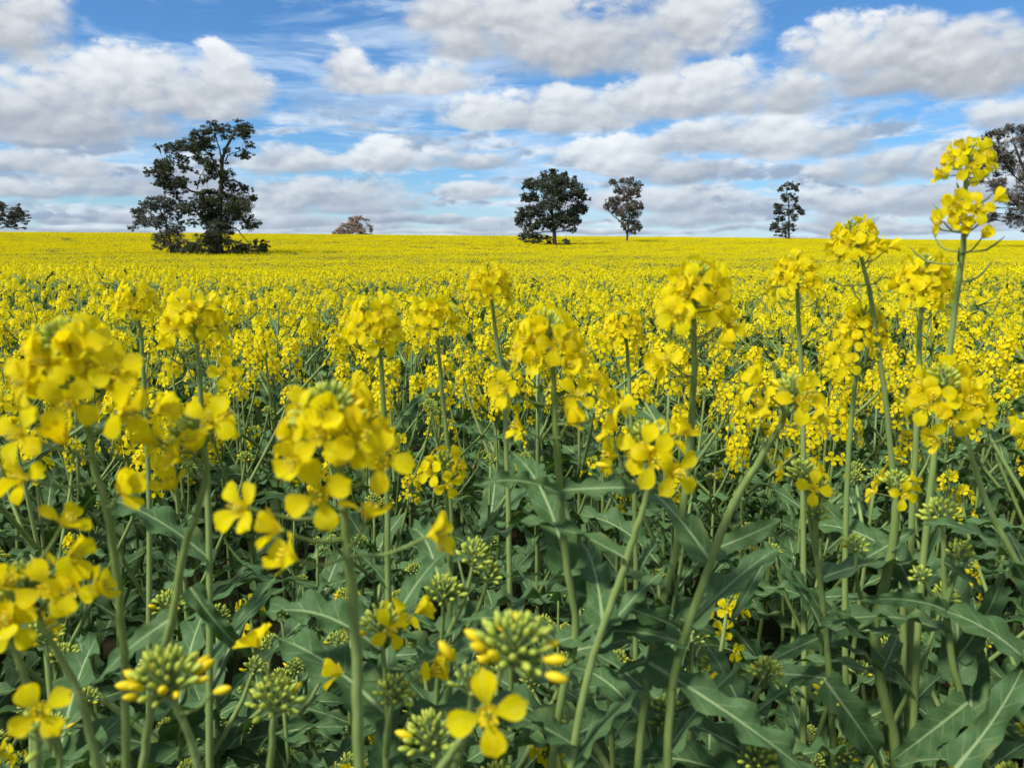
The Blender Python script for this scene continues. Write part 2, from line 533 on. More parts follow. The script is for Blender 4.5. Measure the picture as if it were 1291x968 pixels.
# ------------------------------------------------------------------ canola: petals, flowers, buds, leaves
def petal_geo(r, nu, nv, opening, L=0.0112, Wd=0.0098):
    """claw at the origin, blade along +Y, flower axis +Z; opening 0 shut .. 1 flat"""
    t = 1 - (1 - np.linspace(0, 1, nv)) ** 1.35
    hw = np.interp(t, [0, .16, .34, .52, .70, .84, .93, 1.0], [.10, .18, .62, .92, 1.0, .88, .66, .26]) * Wd / 2 * r.uniform(.9, 1.08)
    u = np.linspace(-1, 1, nu)
    lift = (1 - opening)
    rr = L * (0.35 * opening + 0.12) * np.minimum(t / .3, 1) + L * np.clip(t - .3, 0, 1) * (0.25 + .95 * opening)
    zz = L * 0.30 * np.minimum(t / .3, 1) + L * np.clip(t - .3, 0, 1) * (1.15 * lift + .05) - L * 0.22 * opening * np.clip(t - .45, 0, 1) ** 2 * 2.2
    cup, wob = r.uniform(-.10, .30) * (1 - .3 * opening) + .35 * lift, r.uniform(-.12, .12)
    V, U = [], []
    for j in range(nv):
        for i in range(nu):
            x = u[i] * hw[j]
            tip = -0.0006 * (1 - u[i] ** 2) * (t[j] ** 6) * 0 - 0.0009 * u[i] ** 2 * t[j] ** 3
            z = zz[j] + cup * abs(u[i]) ** 2 * hw[j] + wob * u[i] * hw[j] * t[j]
            V.append((x, rr[j] + tip, z + (r.uniform(-1, 1) * .00032 * t[j] if nv > 4 else 0)))
            U.append((u[i], t[j]))
    return np.array(V), grid_faces(nu, nv), np.array(U)


def rotz(v, a):
    c, s = math.cos(a), math.sin(a)
    return np.stack([v[:, 0] * c - v[:, 1] * s, v[:, 0] * s + v[:, 1] * c, v[:, 2]], 1)


r0 = np.random.RandomState(5)
OPEN = [1.0, .95, .9, .8, .97, .6, .35, .15]
PETAL_ME = []
for k in range(8):
    mb = MB()
    mb.add(*(lambda g: (g[0], g[1], 'petal', g[2]))(petal_geo(r0, 5, 7, OPEN[k])))
    PETAL_ME.append(mb.mesh('petal'))


def centre_geo(mb, rich=True):
    for k in range(6 if rich else 3):
        a = k * 2 * math.pi / (6 if rich else 3)
        p0 = np.array([.0008 * math.cos(a), .0008 * math.sin(a), .001])
        p1 = np.array([.0021 * math.cos(a), .0021 * math.sin(a), .0062])
        tube(mb, [p0, p1], [.0003, .00028], 3, 'stamen')
        tube(mb, [p1, p1 + (0, 0, .0013)], [.0006, .0004], 4 if rich else 3, 'stamen')
    tube(mb, [(0, 0, -.001), (0, 0, .007)], [.0007, .0005], 4, 'bud')
    for k in range(4):          # sepals
        a = (k + .5) * math.pi / 2
        d = np.array([math.cos(a), math.sin(a), 0])
        s = np.array([-d[1], d[0], 0]) * .0011
        b = d * .0007
        m = d * .0030 + np.array([0, 0, .0028])
        t = d * .0045 + np.array([0, 0, .0050])
        mb.add([b - s * .5, b + s * .5, m + s, t, m - s], [(0, 1, 2, 3, 4)], 'yellow_bud')


mb = MB()
centre_geo(mb)
CENTRE_ME = mb.mesh('flower')


def flower_geo(mb, r, opening, nu, nv, M=None, mat='petal', centre=True):
    a0 = r.uniform(-.12, .12)
    tmp = MB() if M is not None else mb
    for k in range(4):
        g = petal_geo(r, nu, nv, opening)
        tmp.add(rotz(g[0], k * math.pi / 2 + a0 + r.uniform(-.12, .12)), g[1], mat, g[2])
    if centre:
        centre_geo(tmp, False)
    return tmp


FLOWER_ME = []
for k in range(8):
    mb = MB()
    flower_geo(mb, r0, OPEN[k], 3, 5)
    FLOWER_ME.append(mb.mesh('flower'))


def bud_geo(L=.0062, Rb=.00148, sides=6):
    prof = [(0, .35), (.25, .9), (.55, 1.0), (.82, .7), (1.0, .12)]
    V, U = [], []
    for t, q in prof:
        for k in range(sides):
            a = k * 2 * math.pi / sides
            V.append((Rb * q * math.cos(a), Rb * q * math.sin(a), t * L))
            U.append((0, t))
    f = []
    for j in range(len(prof) - 1):
        for k in range(sides):
            k2 = (k + 1) % sides
            f.append((j * sides + k, j * sides + k2, (j + 1) * sides + k2, (j + 1) * sides + k))
    f.append(tuple(range((len(prof) - 1) * sides, len(prof) * sides)))
    return np.array(V), f, np.array(U)


BUDG = bud_geo()
BUDG_LO = bud_geo(sides=4)
mb = MB(); mb.add(BUDG[0], BUDG[1], 'bud', BUDG[2]); BUD_ME = mb.mesh('bud')
mb = MB(); mb.add(BUDG[0] * 1.35, BUDG[1], 'yellow_bud', BUDG[2]); YBUD_ME = mb.mesh('bud')


def leaf_geo(r, kind, nu=7, nv=15):
    """unit-length blade along +Y, upper side +Z"""
    t = np.linspace(0, 1, nv)
    if kind == 'lance':
        hw = np.interp(t, [0, .06, .2, .45, .7, .9, 1], [.10, .12, .075, .090, .074, .036, .004]) * r.uniform(.75, 1.2)
        teeth = .006
    elif kind == 'broad':
        hw = np.interp(t, [0, .08, .25, .5, .75, .92, 1], [.10, .14, .125, .140, .115, .055, .005]) * r.uniform(.75, 1.2)
        teeth = .012
    else:   # lower leaf: stalk, small side lobes, big wavy end lobe
        hw = np.interp(t, [0, .18, .24, .29, .34, .40, .55, .72, .9, 1], [.02, .022, .075, .03, .12, .10, .22, .25, .15, .01]) * r.uniform(.9, 1.15)
        teeth = .026
    u = np.linspace(-1, 1, nu)
    arch, fold = r.uniform(.25, 1.05), r.uniform(.10, .45)
    ph, fr, wv = r.uniform(0, 6.28), r.uniform(2.5, 5.0), r.uniform(.025, .065)
    side = r.uniform(-.10, .10)
    # centre line bends over an arc
    ang = r.uniform(.1, .35) - arch * t ** 1.3 * 1.3
    dy_, dz_ = np.cos(ang), np.sin(ang)
    yc = np.concatenate([[0], np.cumsum((dy_[1:] + dy_[:-1]) / 2 * (1 / (nv - 1)))])
    zc = np.concatenate([[0], np.cumsum((dz_[1:] + dz_[:-1]) / 2 * (1 / (nv - 1)))])
    tw = r.uniform(-.5, .5)
    V, U = [], []
    for j in range(nv):
        e = 1 + (r.uniform(-1, 1, 2) * teeth / max(hw[j], .03) if 0 < j < nv - 1 else np.zeros(2))
        for i in range(nu):
            w = hw[j] * (e[0] if u[i] < 0 else e[1])
            x = u[i] * w
            h = fold * abs(x) + wv * (u[i] ** 2) * math.sin(ph + fr * 6.28 * t[j] + (1.7 if u[i] > 0 else 0)) * min(1, t[j] * 6)
            a = tw * t[j]
            xx, hh = x * math.cos(a) - h * math.sin(a), x * math.sin(a) + h * math.cos(a)
            V.append((xx + side * t[j] ** 2, yc[j] - hh * math.sin(ang[j]), zc[j] + hh * math.cos(ang[j])))
            U.append((u[i], t[j]))
    return np.array(V), grid_faces(nu, nv), np.array(U)


LEAF_ME, LEAF_LO = {}, {}
for kind, cnt in (('lance', 7), ('broad', 6), ('lobed', 6)):
    LEAF_ME[kind], LEAF_LO[kind] = [], []
    for k in range(cnt):
        g = leaf_geo(np.random.RandomState(100 + 7 * k + len(kind)), kind, 9, 21)
        mb = MB(); mb.add(g[0], g[1], 'canola_leaf', g[2])
        LEAF_ME[kind].append(mb.mesh('leaf'))
        LEAF_LO[kind].append(leaf_geo(np.random.RandomState(100 + 7 * k + len(kind)), kind, 3, 6))

GOLD = 2.399963


def gen_raceme(r, nf, nb, scale=1.0, pods=0, yb=2, loose=0.0):
    """local frame: +Z the stem's end direction, origin at its tip"""
    fl, bu, ped, pod = [], [], [], []
    a0 = r.uniform(0, 6.28)
    span = (0.006 + 0.0008 * nf)
    for i in range(nf):
        s = (i + .5) / nf
        z = -.010 - span * s - loose * s ** 3 * r.uniform(.3, 1)
        L = (.0105 + .0085 * s) * r.uniform(.9, 1.12)
        el_ = R(90 - (46 + 42 * s ** .8)) + r.uniform(-.15, .15)
        a = a0 + i * GOLD + r.uniform(-.2, .2)
        rad = np.array([math.cos(a), math.sin(a), 0])
        d = rad * math.cos(el_) + np.array([0, 0, math.sin(el_)])
        p0, p1 = np.array([0, 0, z]), np.array([0, 0, z]) + d * L
        nn = nrm(d * .6 + rad * .55 + np.array([0, 0, .10]) + r.uniform(-.22, .22, 3))
        var = r.choice([0, 1, 2, 3, 4]) if s > .18 or nf < 5 else r.choice([3, 5, 6])
        if s > .8 and r.rand() < .35:
            var = r.choice([5, 6])
        fl.append((p1 * scale, nn, scale * r.uniform(.90, 1.08), r.uniform(0, 6.28), int(var)))
        ped.append((p0 * scale, p1 * scale))
    rm = .0036 + .00135 * math.sqrt(nb)
    for i in range(nb):
        q = math.sqrt((i + .5) / nb)
        a = a0 + 1.3 + i * GOLD
        rad = np.array([math.cos(a), math.sin(a), 0])
        el_ = R(86 - 70 * q ** 1.3)
        d = rad * math.cos(el_) + np.array([0, 0, math.sin(el_)])
        p1 = rad * rm * q * .85 + np.array([0, 0, .003 - .0125 * q ** 2 + r.uniform(-.001, .001)])
        bu.append((p1 * scale, nrm(d + r.uniform(-.15, .15, 3)), scale * (.55 + .50 * q) * r.uniform(.75, 1.15), (q > .80 and yb > 0 and r.rand() < .05 * yb)))
        ped.append((np.array([0, 0, -.013 * q - .002]) * scale, p1 * scale))
    for i in range(pods):
        z = -.010 - span - .007 * (i + 1) * r.uniform(.85, 1.15)
        a = a0 + (nf + i) * GOLD
        rad = np.array([math.cos(a), math.sin(a), 0])
        L = .012 + .0012 * i
        p0 = np.array([0, 0, z])
        p1 = p0 + rad * L * .95 + np.array([0, 0, .002])
        p2 = p1 + rad * L * .6 + np.array([0, 0, L * .55])
        pod.append([p0 * scale, p1 * scale, p2 * scale])
    return dict(fl=fl, bu=bu, ped=ped, pod=pod)


def xf(M3, o, v):
    return np.asarray(v) @ M3.T + o


def raceme_stalks(mb, rc, M3, o, sides=4, rr=.00055):
    for p0, p1 in rc['ped']:
        tube(mb, xf(M3, o, [p0, p1]), [rr, rr * .85], sides, cap=False)
    for p in rc['pod']:
        tube(mb, smooth_path(xf(M3, o, p), 5), [rr, rr, rr * 1.5, rr * 1.5, rr * .5], sides, cap=False)


# ------------------------------------------------------------------ object helpers
def M4(M3, o, s=1.0):
    m = Matrix.Identity(4)
    for i in range(3):
        for j in range(3):
            m[i][j] = float(M3[i, j]) * s
        m[i][3] = float(o[i])
    return m


def ob(name, me, parent=None, mat=None):
    o = bpy.data.objects.new(name, me)
    COL.objects.link(o)
    if parent is not None:
        o.parent = parent
    if mat is not None:
        o.matrix_basis = mat
    return o


def tag(o, label=None, cat=None, group=None, kind=None):
    if label: o['label'] = label
    if cat: o['category'] = cat
    if group: o['group'] = group
    if kind: o['kind'] = kind
    return o


# ------------------------------------------------------------------ terrain
KY = np.array([-3000, 0, 6, 9, 13, 20, 30, 45, 70, 95, 122, 150, 195, 225, 245, 300, 450, 900, 3000.])
KZ = np.array([0, 0, 0, -.06, -.28, -.55, -.62, -.62, -.52, -.10, .45, 1.30, 2.45, 3.00, 3.02, 2.0, -3, -8, -10.])
_yy = np.concatenate([np.arange(0, 400, 1.0)])
_zz = np.interp(_yy, KY, KZ)
_ker = np.ones(9) / 9
_zs = np.convolve(np.pad(_zz, 4, mode='edge'), _ker, 'valid')


def gz(x, y):
    x, y = np.asarray(x, float), np.asarray(y, float)
    z = np.where((y > 0) & (y < 399), np.interp(y, _yy, _zs), np.interp(y, KY, KZ))
    k = np.clip((y - 15) / 200, 0, 1)
    k = k * k * (3 - 2 * k)
    return z - 0.0085 * np.clip(x, -260, 260) * k + 0.05 * np.sin(x * .021 + 1) * k * np.cos(y * .03)


xs = np.concatenate([-np.geomspace(3000, 4, 40), np.linspace(-3.5, 3.5, 12), np.geomspace(4, 3000, 40)])
ys = np.concatenate([[-3000, -800, -200, -60, -20, -8, -3], np.linspace(-1, 12, 24), np.linspace(13, 60, 40), np.linspace(62, 320, 90), np.geomspace(330, 3500, 25)])
X, Y = np.meshgrid(xs, ys)
mb = MB()
mb.add(np.stack([X.ravel(), Y.ravel(), gz(X, Y).ravel()], 1), grid_faces(len(xs), len(ys)), 'soil')
tag(ob('ground', mb.mesh('ground')), kind='structure')


# ------------------------------------------------------------------ trees standing in the crop
def make_tree(name, label, d, tile, trunks, clumps, leaf_mat, bark, leaf, dens, base_px, droop=0.0, seed=1, depth=.45, hole=.0):
    """tile = (x0, y0, scale) of the enlargement the outline was read from; d = distance in metres"""
    r = np.random.RandomState(seed)
    x0, y0, sc = tile
    m_px = d / F                                     # metres per photograph pixel at that distance
    P3 = lambda x, y, off=0.0: unproj(x0 + x / sc, y0 + y / sc, d) + np.array([0, off, 0])
    b = P3(*base_px)
    b[2] = gz(b[0], b[1])
    root = ob(name, None, None, Matrix.Translation(Vector(b)))
    root.empty_display_size = .5
    tag(root, label, 'tree', 'trees in the field')
    tm, cm = MB(), MB()
    nodes = []
    for ti, (pts, rad) in enumerate(trunks):
        pp = [P3(*p) - b for p in pts]
        if ti == 0:
            pp = [np.array([pp[0][0], pp[0][1], -.25])] + pp
        path = smooth_path(pp, 14)
        path[1:-1] += r.uniform(-.06, .06, (12, 3))
        tube(tm, path, np.linspace(rad, rad * .28, 14), 8, bark)
        nodes.extend(path[2:])
    nodes = np.array(nodes)
    cx = np.mean([c[0] for c in clumps])
    span = (max(c[0] for c in clumps) - min(c[0] for c in clumps)) / sc * m_px
    V, Fc, k = [], [], 0
    more = []
    for (x, y, rx, ry) in clumps:
        for _ in range(3):
            t_ = r.uniform(0, 6.28)
            more.append((x + rx * .95 * math.cos(t_), y + ry * .95 * math.sin(t_), rx * r.uniform(.25, .5), ry * r.uniform(.25, .5)))
    for ci_, (x, y, rx, ry) in enumerate(list(clumps) + more):
        off = r.uniform(-1, 1) * depth * span * .5 * (1 - .5 * abs(x - cx) / (span * sc / m_px))
        c = P3(x, y, off) - b
        a, bb = rx / sc * m_px, ry / sc * m_px
        dp = (a + bb) * .5
        # limb to the clump
        low = nodes[nodes[:, 2] < c[2] + .3]
        src = (low if len(low) else nodes)
        q = src[np.argmin(np.linalg.norm(src - c, axis=1) + .25 * np.abs(src[:, 2] - c[2] + .6))]
        mid = (q + c) / 2 + np.array([r.uniform(-.2, .2), r.uniform(-.2, .2), -droop * .3 + r.uniform(-.15, .25)])
        tube(tm, smooth_path([q, mid, c], 7), np.linspace(.06, .016, 7) * (1 if ci_ < len(clumps) else .5) * max(.6, d / 130), 5, bark)
        nt = max(9, int(19 * (a * bb) ** .45 / .35))
        nleaf = int(4.6 * dens * a * bb) + 40
        # tufts on and in the clump
        u = r.normal(size=(nt, 3)); u /= np.linalg.norm(u, axis=1)[:, None]
        tc_ = c + u * (r.uniform(.08, 1.35, (nt, 1)) ** .5) * np.array([a, dp, bb])
        for t_ in tc_:
            tube(tm, smooth_path([c * .7 + q * .3, (c + t_) / 2 + r.uniform(-.08, .08, 3), t_], 4), np.linspace(.022, .008, 4) * max(.6, d / 130), 3, bark, cap=False)
        ti = r.randint(0, nt, nleaf)
        tr = min(a, bb) * r.uniform(.16, .42, nt)
        g = r.normal(size=(nleaf, 3)); g /= np.linalg.norm(g, axis=1)[:, None]
        pos = tc_[ti] + g * (tr[ti] * r.uniform(.2, 1.1, nleaf) ** .6)[:, None] * np.array([1.15, 1.15, .8])
        ax = r.normal(size=(nleaf, 3)) + g * .6 + np.array([0, 0, -droop])
        ax /= np.linalg.norm(ax, axis=1)[:, None]
        sd_ = np.cross(ax, r.normal(size=(nleaf, 3))); sd_ /= np.linalg.norm(sd_, axis=1)[:, None]
        L = .64 * leaf[0] * r.uniform(.6, 1.3, nleaf)[:, None]
        w = .64 * leaf[1] * r.uniform(.6, 1.3, nleaf)[:, None]
        q4 = np.stack([pos - ax * L * .5, pos + sd_ * w * .5, pos + ax * L * .5, pos - sd_ * w * .5], 1).reshape(-1, 3)
        V.append(q4)
        Fc.extend([(k + 4 * i, k + 4 * i + 1, k + 4 * i + 2, k + 4 * i + 3) for i in range(nleaf)])
        k += 4 * nleaf
    cm.add(np.concatenate(V), Fc, leaf_mat)
    ob('trunk', tm.mesh('trunk'), root)
    ob('crown', cm.mesh('crown', False), root)
    return root


TA = (150, 145, 5.095)
make_tree('pine_tree', 'tall dark pine with a bent open crown, largest tree in the field', 70, TA,
          [([(655, 900), (640, 760), (650, 600), (655, 480), (660, 340), (690, 200), (760, 90)], .34),
           ([(650, 490), (550, 500), (450, 480), (380, 420), (320, 360)], .13),
           ([(640, 330), (560, 300), (500, 262), (430, 190)], .15), ([(630, 335), (600, 280), (560, 230), (540, 170)], .10),
           ([(655, 360), (655, 280), (640, 200), (620, 130)], .11), ([(660, 620), (740, 600), (800, 580), (850, 540)], .11),
           ([(650, 720), (740, 725), (790, 770), (825, 815)], .09), ([(500, 480), (520, 400), (560, 340)], .06),
           ([(650, 760), (560, 700), (500, 620)], .10), ([(680, 300), (720, 250), (790, 235)], .07)],
          [(760, 85, 80, 40), (660, 105, 85, 42), (560, 150, 80, 42), (440, 180, 105, 52), (355, 215, 60, 38), (815, 125, 38, 36), (795, 250, 48, 32), (735, 240, 34, 18),
           (820, 180, 30, 20), (500, 215, 80, 35), (260, 315, 45, 40), (240, 375, 36, 30), (330, 350, 62, 52), (300, 415, 55, 45), (380, 445, 72, 45), (470, 350, 36, 34), (440, 435, 48, 34),
           (540, 285, 55, 32), (600, 375, 55, 48), (560, 425, 32, 18), (345, 500, 34, 50), (390, 580, 26, 45), (420, 290, 50, 25), (640, 330, 50, 34), (690, 380, 46, 36), (720, 450, 52, 34), (795, 468, 42, 24),
           (655, 430, 30, 40), (600, 540, 100, 52), (540, 600, 90, 60), (680, 560, 105, 70), (620, 660, 105, 75), (800, 590, 75, 72), (860, 530, 36, 18), (835, 690, 62, 40), (500, 560, 60, 36), (475, 610, 46, 36),
           (640, 780, 78, 105), (560, 820, 80, 70), (500, 860, 66, 48), (830, 855, 100, 40), (905, 840, 32, 36), (730, 865, 56, 34), (560, 690, 50, 40), (760, 640, 40, 30)],
          'pine_needles', 'bark', (.24, .09), 800, (655, 900), 0.0, 3)
make_tree('gum_tree', 'small grey-green gum tree leaning out left of the tall pine', 71.5, TA,
          [([(335, 890), (325, 800), (300, 700), (270, 620), (220, 570)], .14), ([(305, 720), (230, 700), (150, 690), (90, 720)], .06), ([(300, 690), (320, 620), (350, 570)], .06)],
          [(230, 575, 80, 42), (160, 610, 52, 42), (300, 570, 62, 45), (350, 600, 42, 42), (120, 660, 42, 40), (92, 722, 34, 22), (200, 675, 66, 40), (285, 655, 60, 42), (320, 735, 66, 52), (390, 720, 30, 36),
           (300, 810, 62, 62), (400, 825, 44, 62), (340, 870, 34, 26), (258, 790, 26, 36), (380, 640, 24, 40)],
          'gum_leaves', 'gum_bark', (.22, .09), 560, (335, 890), .4, 4)
TB = (630, 200, 6.455)
make_tree('gum_tree', 'broad dense dark round-crowned tree with a short thick trunk mid-field', 122, TB,
          [([(446, 715), (446, 620), (430, 480), (420, 330), (440, 180)], .42), ([(440, 600), (360, 520), (280, 430), (220, 330)], .16), ([(445, 580), (540, 480), (620, 380), (660, 290)], .17),
           ([(440, 590), (330, 600), (230, 620)], .10), ([(450, 600), (560, 590), (620, 600)], .07), ([(430, 470), (360, 340), (310, 220)], .12)],
          [(470, 145, 62, 44), (380, 140, 60, 36), (290, 195, 72, 50), (222, 228, 40, 30), (400, 250, 105, 75), (520, 180, 36, 50), (602, 200, 46, 50), (640, 260, 52, 52), (692, 320, 34, 44), (560, 300, 70, 50),
           (640, 390, 60, 50), (195, 325, 34, 32), (260, 320, 50, 42), (440, 360, 95, 75), (300, 450, 95, 60), (180, 450, 52, 52), (150, 510, 26, 34), (560, 450, 80, 50), (480, 520, 105, 58), (620, 500, 38, 44),
           (380, 530, 80, 42), (250, 540, 70, 42), (600, 580, 36, 20), (200, 635, 44, 40), (290, 640, 50, 38), (365, 640, 40, 13), (540, 682, 26, 24), (410, 678, 20, 20), (680, 420, 30, 30)],
          'dark_gum_leaves', 'bark', (.38, .19), 330, (446, 715), .3, 5, .9)
make_tree('gum_tree', 'slender open gum tree forked low, right of the broad round tree', 150, TB,
          [([(1038, 660), (1036, 610), (1015, 560), (985, 515), (930, 470), (880, 420)], .26), ([(1038, 610), (1055, 500), (1050, 380), (1045, 250)], .20), ([(1045, 600), (1075, 560), (1120, 480), (1140, 400)], .09)],
          [(930, 195, 38, 24), (1050, 190, 68, 34), (1120, 212, 34, 32), (985, 250, 50, 32), (1060, 260, 66, 34), (1118, 290, 34, 28), (960, 330, 50, 32), (1030, 310, 50, 32), (902, 338, 18, 24), (870, 380, 22, 42),
           (950, 400, 56, 40), (1060, 390, 66, 50), (1140, 390, 28, 36), (1000, 450, 50, 32), (1100, 450, 50, 40), (1040, 510, 58, 40), (1120, 550, 38, 36), (1082, 592, 30, 26), (1142, 570, 20, 20), (1010, 545, 22, 32)],
          'russet_gum_leaves', 'gum_bark', (.36, .17), 240, (1038, 660), .5, 6)
TC = (950, 210, 9.68)
make_tree('cypress_pine_tree', 'narrow straight-trunked tree standing alone on the right skyline', 195, TC,
          [([(432, 885), (431, 740), (428, 560), (424, 440), (400, 340), (420, 230)], .28), ([(424, 450), (470, 380), (530, 260)], .12)],
          [(430, 212, 52, 28), (352, 268, 38, 36), (532, 240, 36, 28), (522, 288, 34, 24), (450, 268, 40, 22), (340, 365, 38, 26), (400, 400, 40, 30), (490, 402, 50, 36), (460, 340, 36, 20), (330, 480, 60, 36),
           (282, 500, 28, 22), (540, 490, 42, 40), (602, 555, 36, 36), (582, 512, 24, 18), (330, 560, 66, 30), (268, 572, 20, 18), (470, 560, 40, 32), (520, 630, 42, 36), (340, 640, 58, 36), (270, 700, 48, 32),
           (240, 760, 28, 36), (290, 770, 32, 32), (400, 720, 50, 40), (490, 720, 32, 26), (488, 770, 24, 18), (380, 790, 32, 36), (312, 845, 36, 15), (400, 850, 15, 12)],
          'dark_gum_leaves', 'bark', (.42, .20), 210, (432, 885), 0.1, 7)
TD = (1130, 140, 4.033)
make_tree('gum_tree', 'large russet-leaved gum tree at the right edge behind the tallest flower stalk', 118, TD,
          [([(725, 690), (722, 560), (700, 420), (650, 300), (600, 170)], .5), ([(720, 560), (640, 500), (560, 430), (480, 360)], .2), ([(715, 480), (790, 360), (850, 220)], .25), ([(690, 400), (600, 330), (520, 220)], .14)],
          [(590, 90, 46, 24), (520, 118, 50, 24), (462, 130, 26, 16), (630, 150, 46, 44), (500, 180, 46, 30), (560, 240, 50, 46), (640, 260, 36, 66), (580, 330, 52, 40), (500, 380, 50, 32), (440, 280, 30, 24), (430, 350, 26, 24),
           (560, 440, 42, 40), (640, 400, 52, 50), (560, 530, 34, 34), (620, 520, 44, 50), (612, 590, 34, 24), (500, 490, 24, 22), (470, 230, 30, 24),
           (700, 120, 76, 56), (760, 250, 90, 80), (720, 400, 80, 70), (850, 200, 74, 74), (820, 380, 84, 84), (900, 300, 56, 66), (690, 540, 66, 46), (860, 500, 60, 50)],
          'russet_gum_leaves', 'bark', (.36, .15), 230, (725, 690), .5, 8, .7)
TE = (400, 260, 14.34)
make_tree('shrub_tree', 'low rounded brownish shrub on the skyline right of the pine', 252, TE,
          [([(640, 640), (640, 520), (620, 420), (700, 280)], .2), ([(640, 560), (800, 450), (900, 350)], .1), ([(640, 560), (520, 460), (420, 420)], .1)],
          [(740, 225, 110, 42), (880, 235, 36, 26), (620, 300, 105, 66), (520, 350, 70, 42), (700, 400, 135, 80), (450, 440, 78, 58), (560, 480, 135, 54), (820, 490, 90, 54), (335, 500, 42, 36), (945, 420, 32, 54), (955, 350, 28, 26), (940, 520, 34, 26), (640, 560, 200, 40), (830, 570, 130, 40), (420, 560, 80, 40)],
          'brown_shrub_leaves', 'bark', (.46, .22), 240, (640, 700), .2, 9, .8)
TF = (0, 240, 13.83)
make_tree('gum_tree', 'dark spreading gum tree cut off by the left edge', 240, TF,
          [([(-130, 800), (-130, 660), (-140, 480), (-100, 330)], .45), ([(-130, 720), (-20, 680), (80, 620), (220, 560)], .16), ([(-135, 650), (-260, 560), (-360, 460)], .18), ([(-135, 560), (0, 450), (140, 330)], .14)],
          [(30, 230, 54, 42), (120, 275, 76, 50), (222, 320, 46, 40), (345, 370, 34, 24), (300, 430, 86, 48), (160, 400, 100, 66), (60, 450, 90, 80), (385, 500, 48, 30), (250, 560, 95, 48), (100, 580, 84, 50), (232, 650, 52, 20), (440, 540, 20, 20), (320, 620, 42, 24),
           (-100, 250, 90, 66), (-220, 350, 105, 84), (-350, 420, 86, 76), (-150, 480, 120, 80), (-300, 550, 95, 60), (-60, 330, 80, 76), (-420, 520, 60, 50)],
          'gum_leaves', 'bark', (.50, .24), 230, (-130, 800), .3, 10, .8)


# ------------------------------------------------------------------ canola plants: the plan of a plant
def gen_plant(r, H, stage, nbr, big=1.0):
    """stage: 'flower', 'early', 'bud'.  Returns stems (path, radii), leaves (M3, pos, size, kind, k), racemes (rc, M3, pos)"""
    stems, leaves, rac = [], [], []
    lean = r.uniform(-.09, .09, 2)
    pts = [np.zeros(3), np.array([lean[0] * .3, lean[1] * .3, H * .4]), np.array([lean[0] * .8, lean[1] * .8, H * .75]), np.array([lean[0] * 1.1 + r.uniform(-.02, .02), lean[1] * 1.1, H])]
    path = smooth_path(pts, 12)
    stems.append((path, [.0062 * big, .0050 * big, .0034 * big, .0017]))
    at = lambda t: np.array([np.interp(t, np.linspace(0, 1, 12), path[:, k]) for k in range(3)])

    def top(p, q, st, sc):
        M3 = frame_z(q - p + np.array([0, 0, .02]))
        nf = {'flower': r.randint(10, 19), 'early': r.randint(3, 8), 'bud': 0}[st]
        nb = {'flower': r.randint(16, 26), 'early': r.randint(24, 34), 'bud': r.randint(26, 44)}[st]
        rac.append((gen_raceme(r, nf, nb, sc, r.randint(2, 7) if st == 'flower' else 0, 2, r.uniform(.02, .09)), M3, q))
    top(path[-2], path[-1], stage, r.uniform(.82, 1.02))
    a = r.uniform(0, 6.28)
    for i in range(nbr):
        t = .48 + .42 * (i + r.uniform(.2, .8)) / nbr
        a += GOLD + r.uniform(-.3, .3)
        o = at(t)
        out = np.array([math.cos(a), math.sin(a), 0])
        Lb = r.uniform(.55, .95) * (H - o[2])
        reach = r.uniform(.06, .13) + .12 * (H - o[2])
        bp = smooth_path([o, o + out * reach * .5 + (0, 0, Lb * .42), o + out * reach * .9 + (0, 0, Lb * .8), o + out * reach + (0, 0, Lb)], 8)
        stems.append((bp, [.0036 * big, .0030, .0024, .0014]))
        st = stage if (stage != 'flower' or (r.rand() < .85 and bp[-1][2] > H - .13)) else r.choice(['early', 'bud'])
        if stage == 'early' and r.rand() < .6: st = 'bud'
        top(bp[-2], bp[-1], st, r.uniform(.70, .95))
        dr = nrm(out + np.array([0, 0, r.uniform(.1, .7)]))
        leaves.append((frame_y(dr), o, r.uniform(.08, .15), r.choice(['lance', 'lance', 'broad']), r.randint(0, 6)))
        if r.rand() < .75:
            k = r.randint(2, 6)
            a2 = a + r.uniform(-1.8, 1.8)
            leaves.append((frame_y(nrm([math.cos(a2), math.sin(a2), r.uniform(.2, .8)])), bp[k], r.uniform(.045, .085), 'lance', r.randint(0, 7)))
    nlow = r.randint(7, 11) if stage == 'flower' else r.randint(13, 18)
    for i in range(nlow):
        t = .12 + (.62 if stage == 'flower' else .78) * (i + r.uniform(0, 1)) / nlow
        a += GOLD
        kind = 'lobed' if t < .34 else r.choice(['broad', 'broad', 'lance'])
        leaves.append((frame_y(nrm([math.cos(a), math.sin(a), r.uniform(.15, .9)])), at(t), r.uniform(.13, .20) * (1.15 if t < .4 else .92 if t < .65 else .70), kind, r.randint(0, 6)))
    return stems, leaves, rac


def stem_mesh(mb, stems, sides=6):
    for path, rad in stems:
        tube(mb, path, rad, sides)


# ---- the foreground plants, one by one. px: stem from its top down (photograph pixels), d: distance in metres
# racemes: number of open flowers, number of buds, scale;  fl: single flowers (px, py, form, facing px offset); lv: leaves (base, tip, kind, distance)
HERO = []


def hero(label, px, d, nf, nb, sc=1.0, rad=.003, fl=(), lv=(), pods=0, br=(), yb=2, tilt=None):
    HERO.append(dict(label=label, px=px, d=d, nf=nf, nb=nb, sc=sc, rad=rad, fl=fl, lv=lv, pods=pods, br=br, yb=yb))


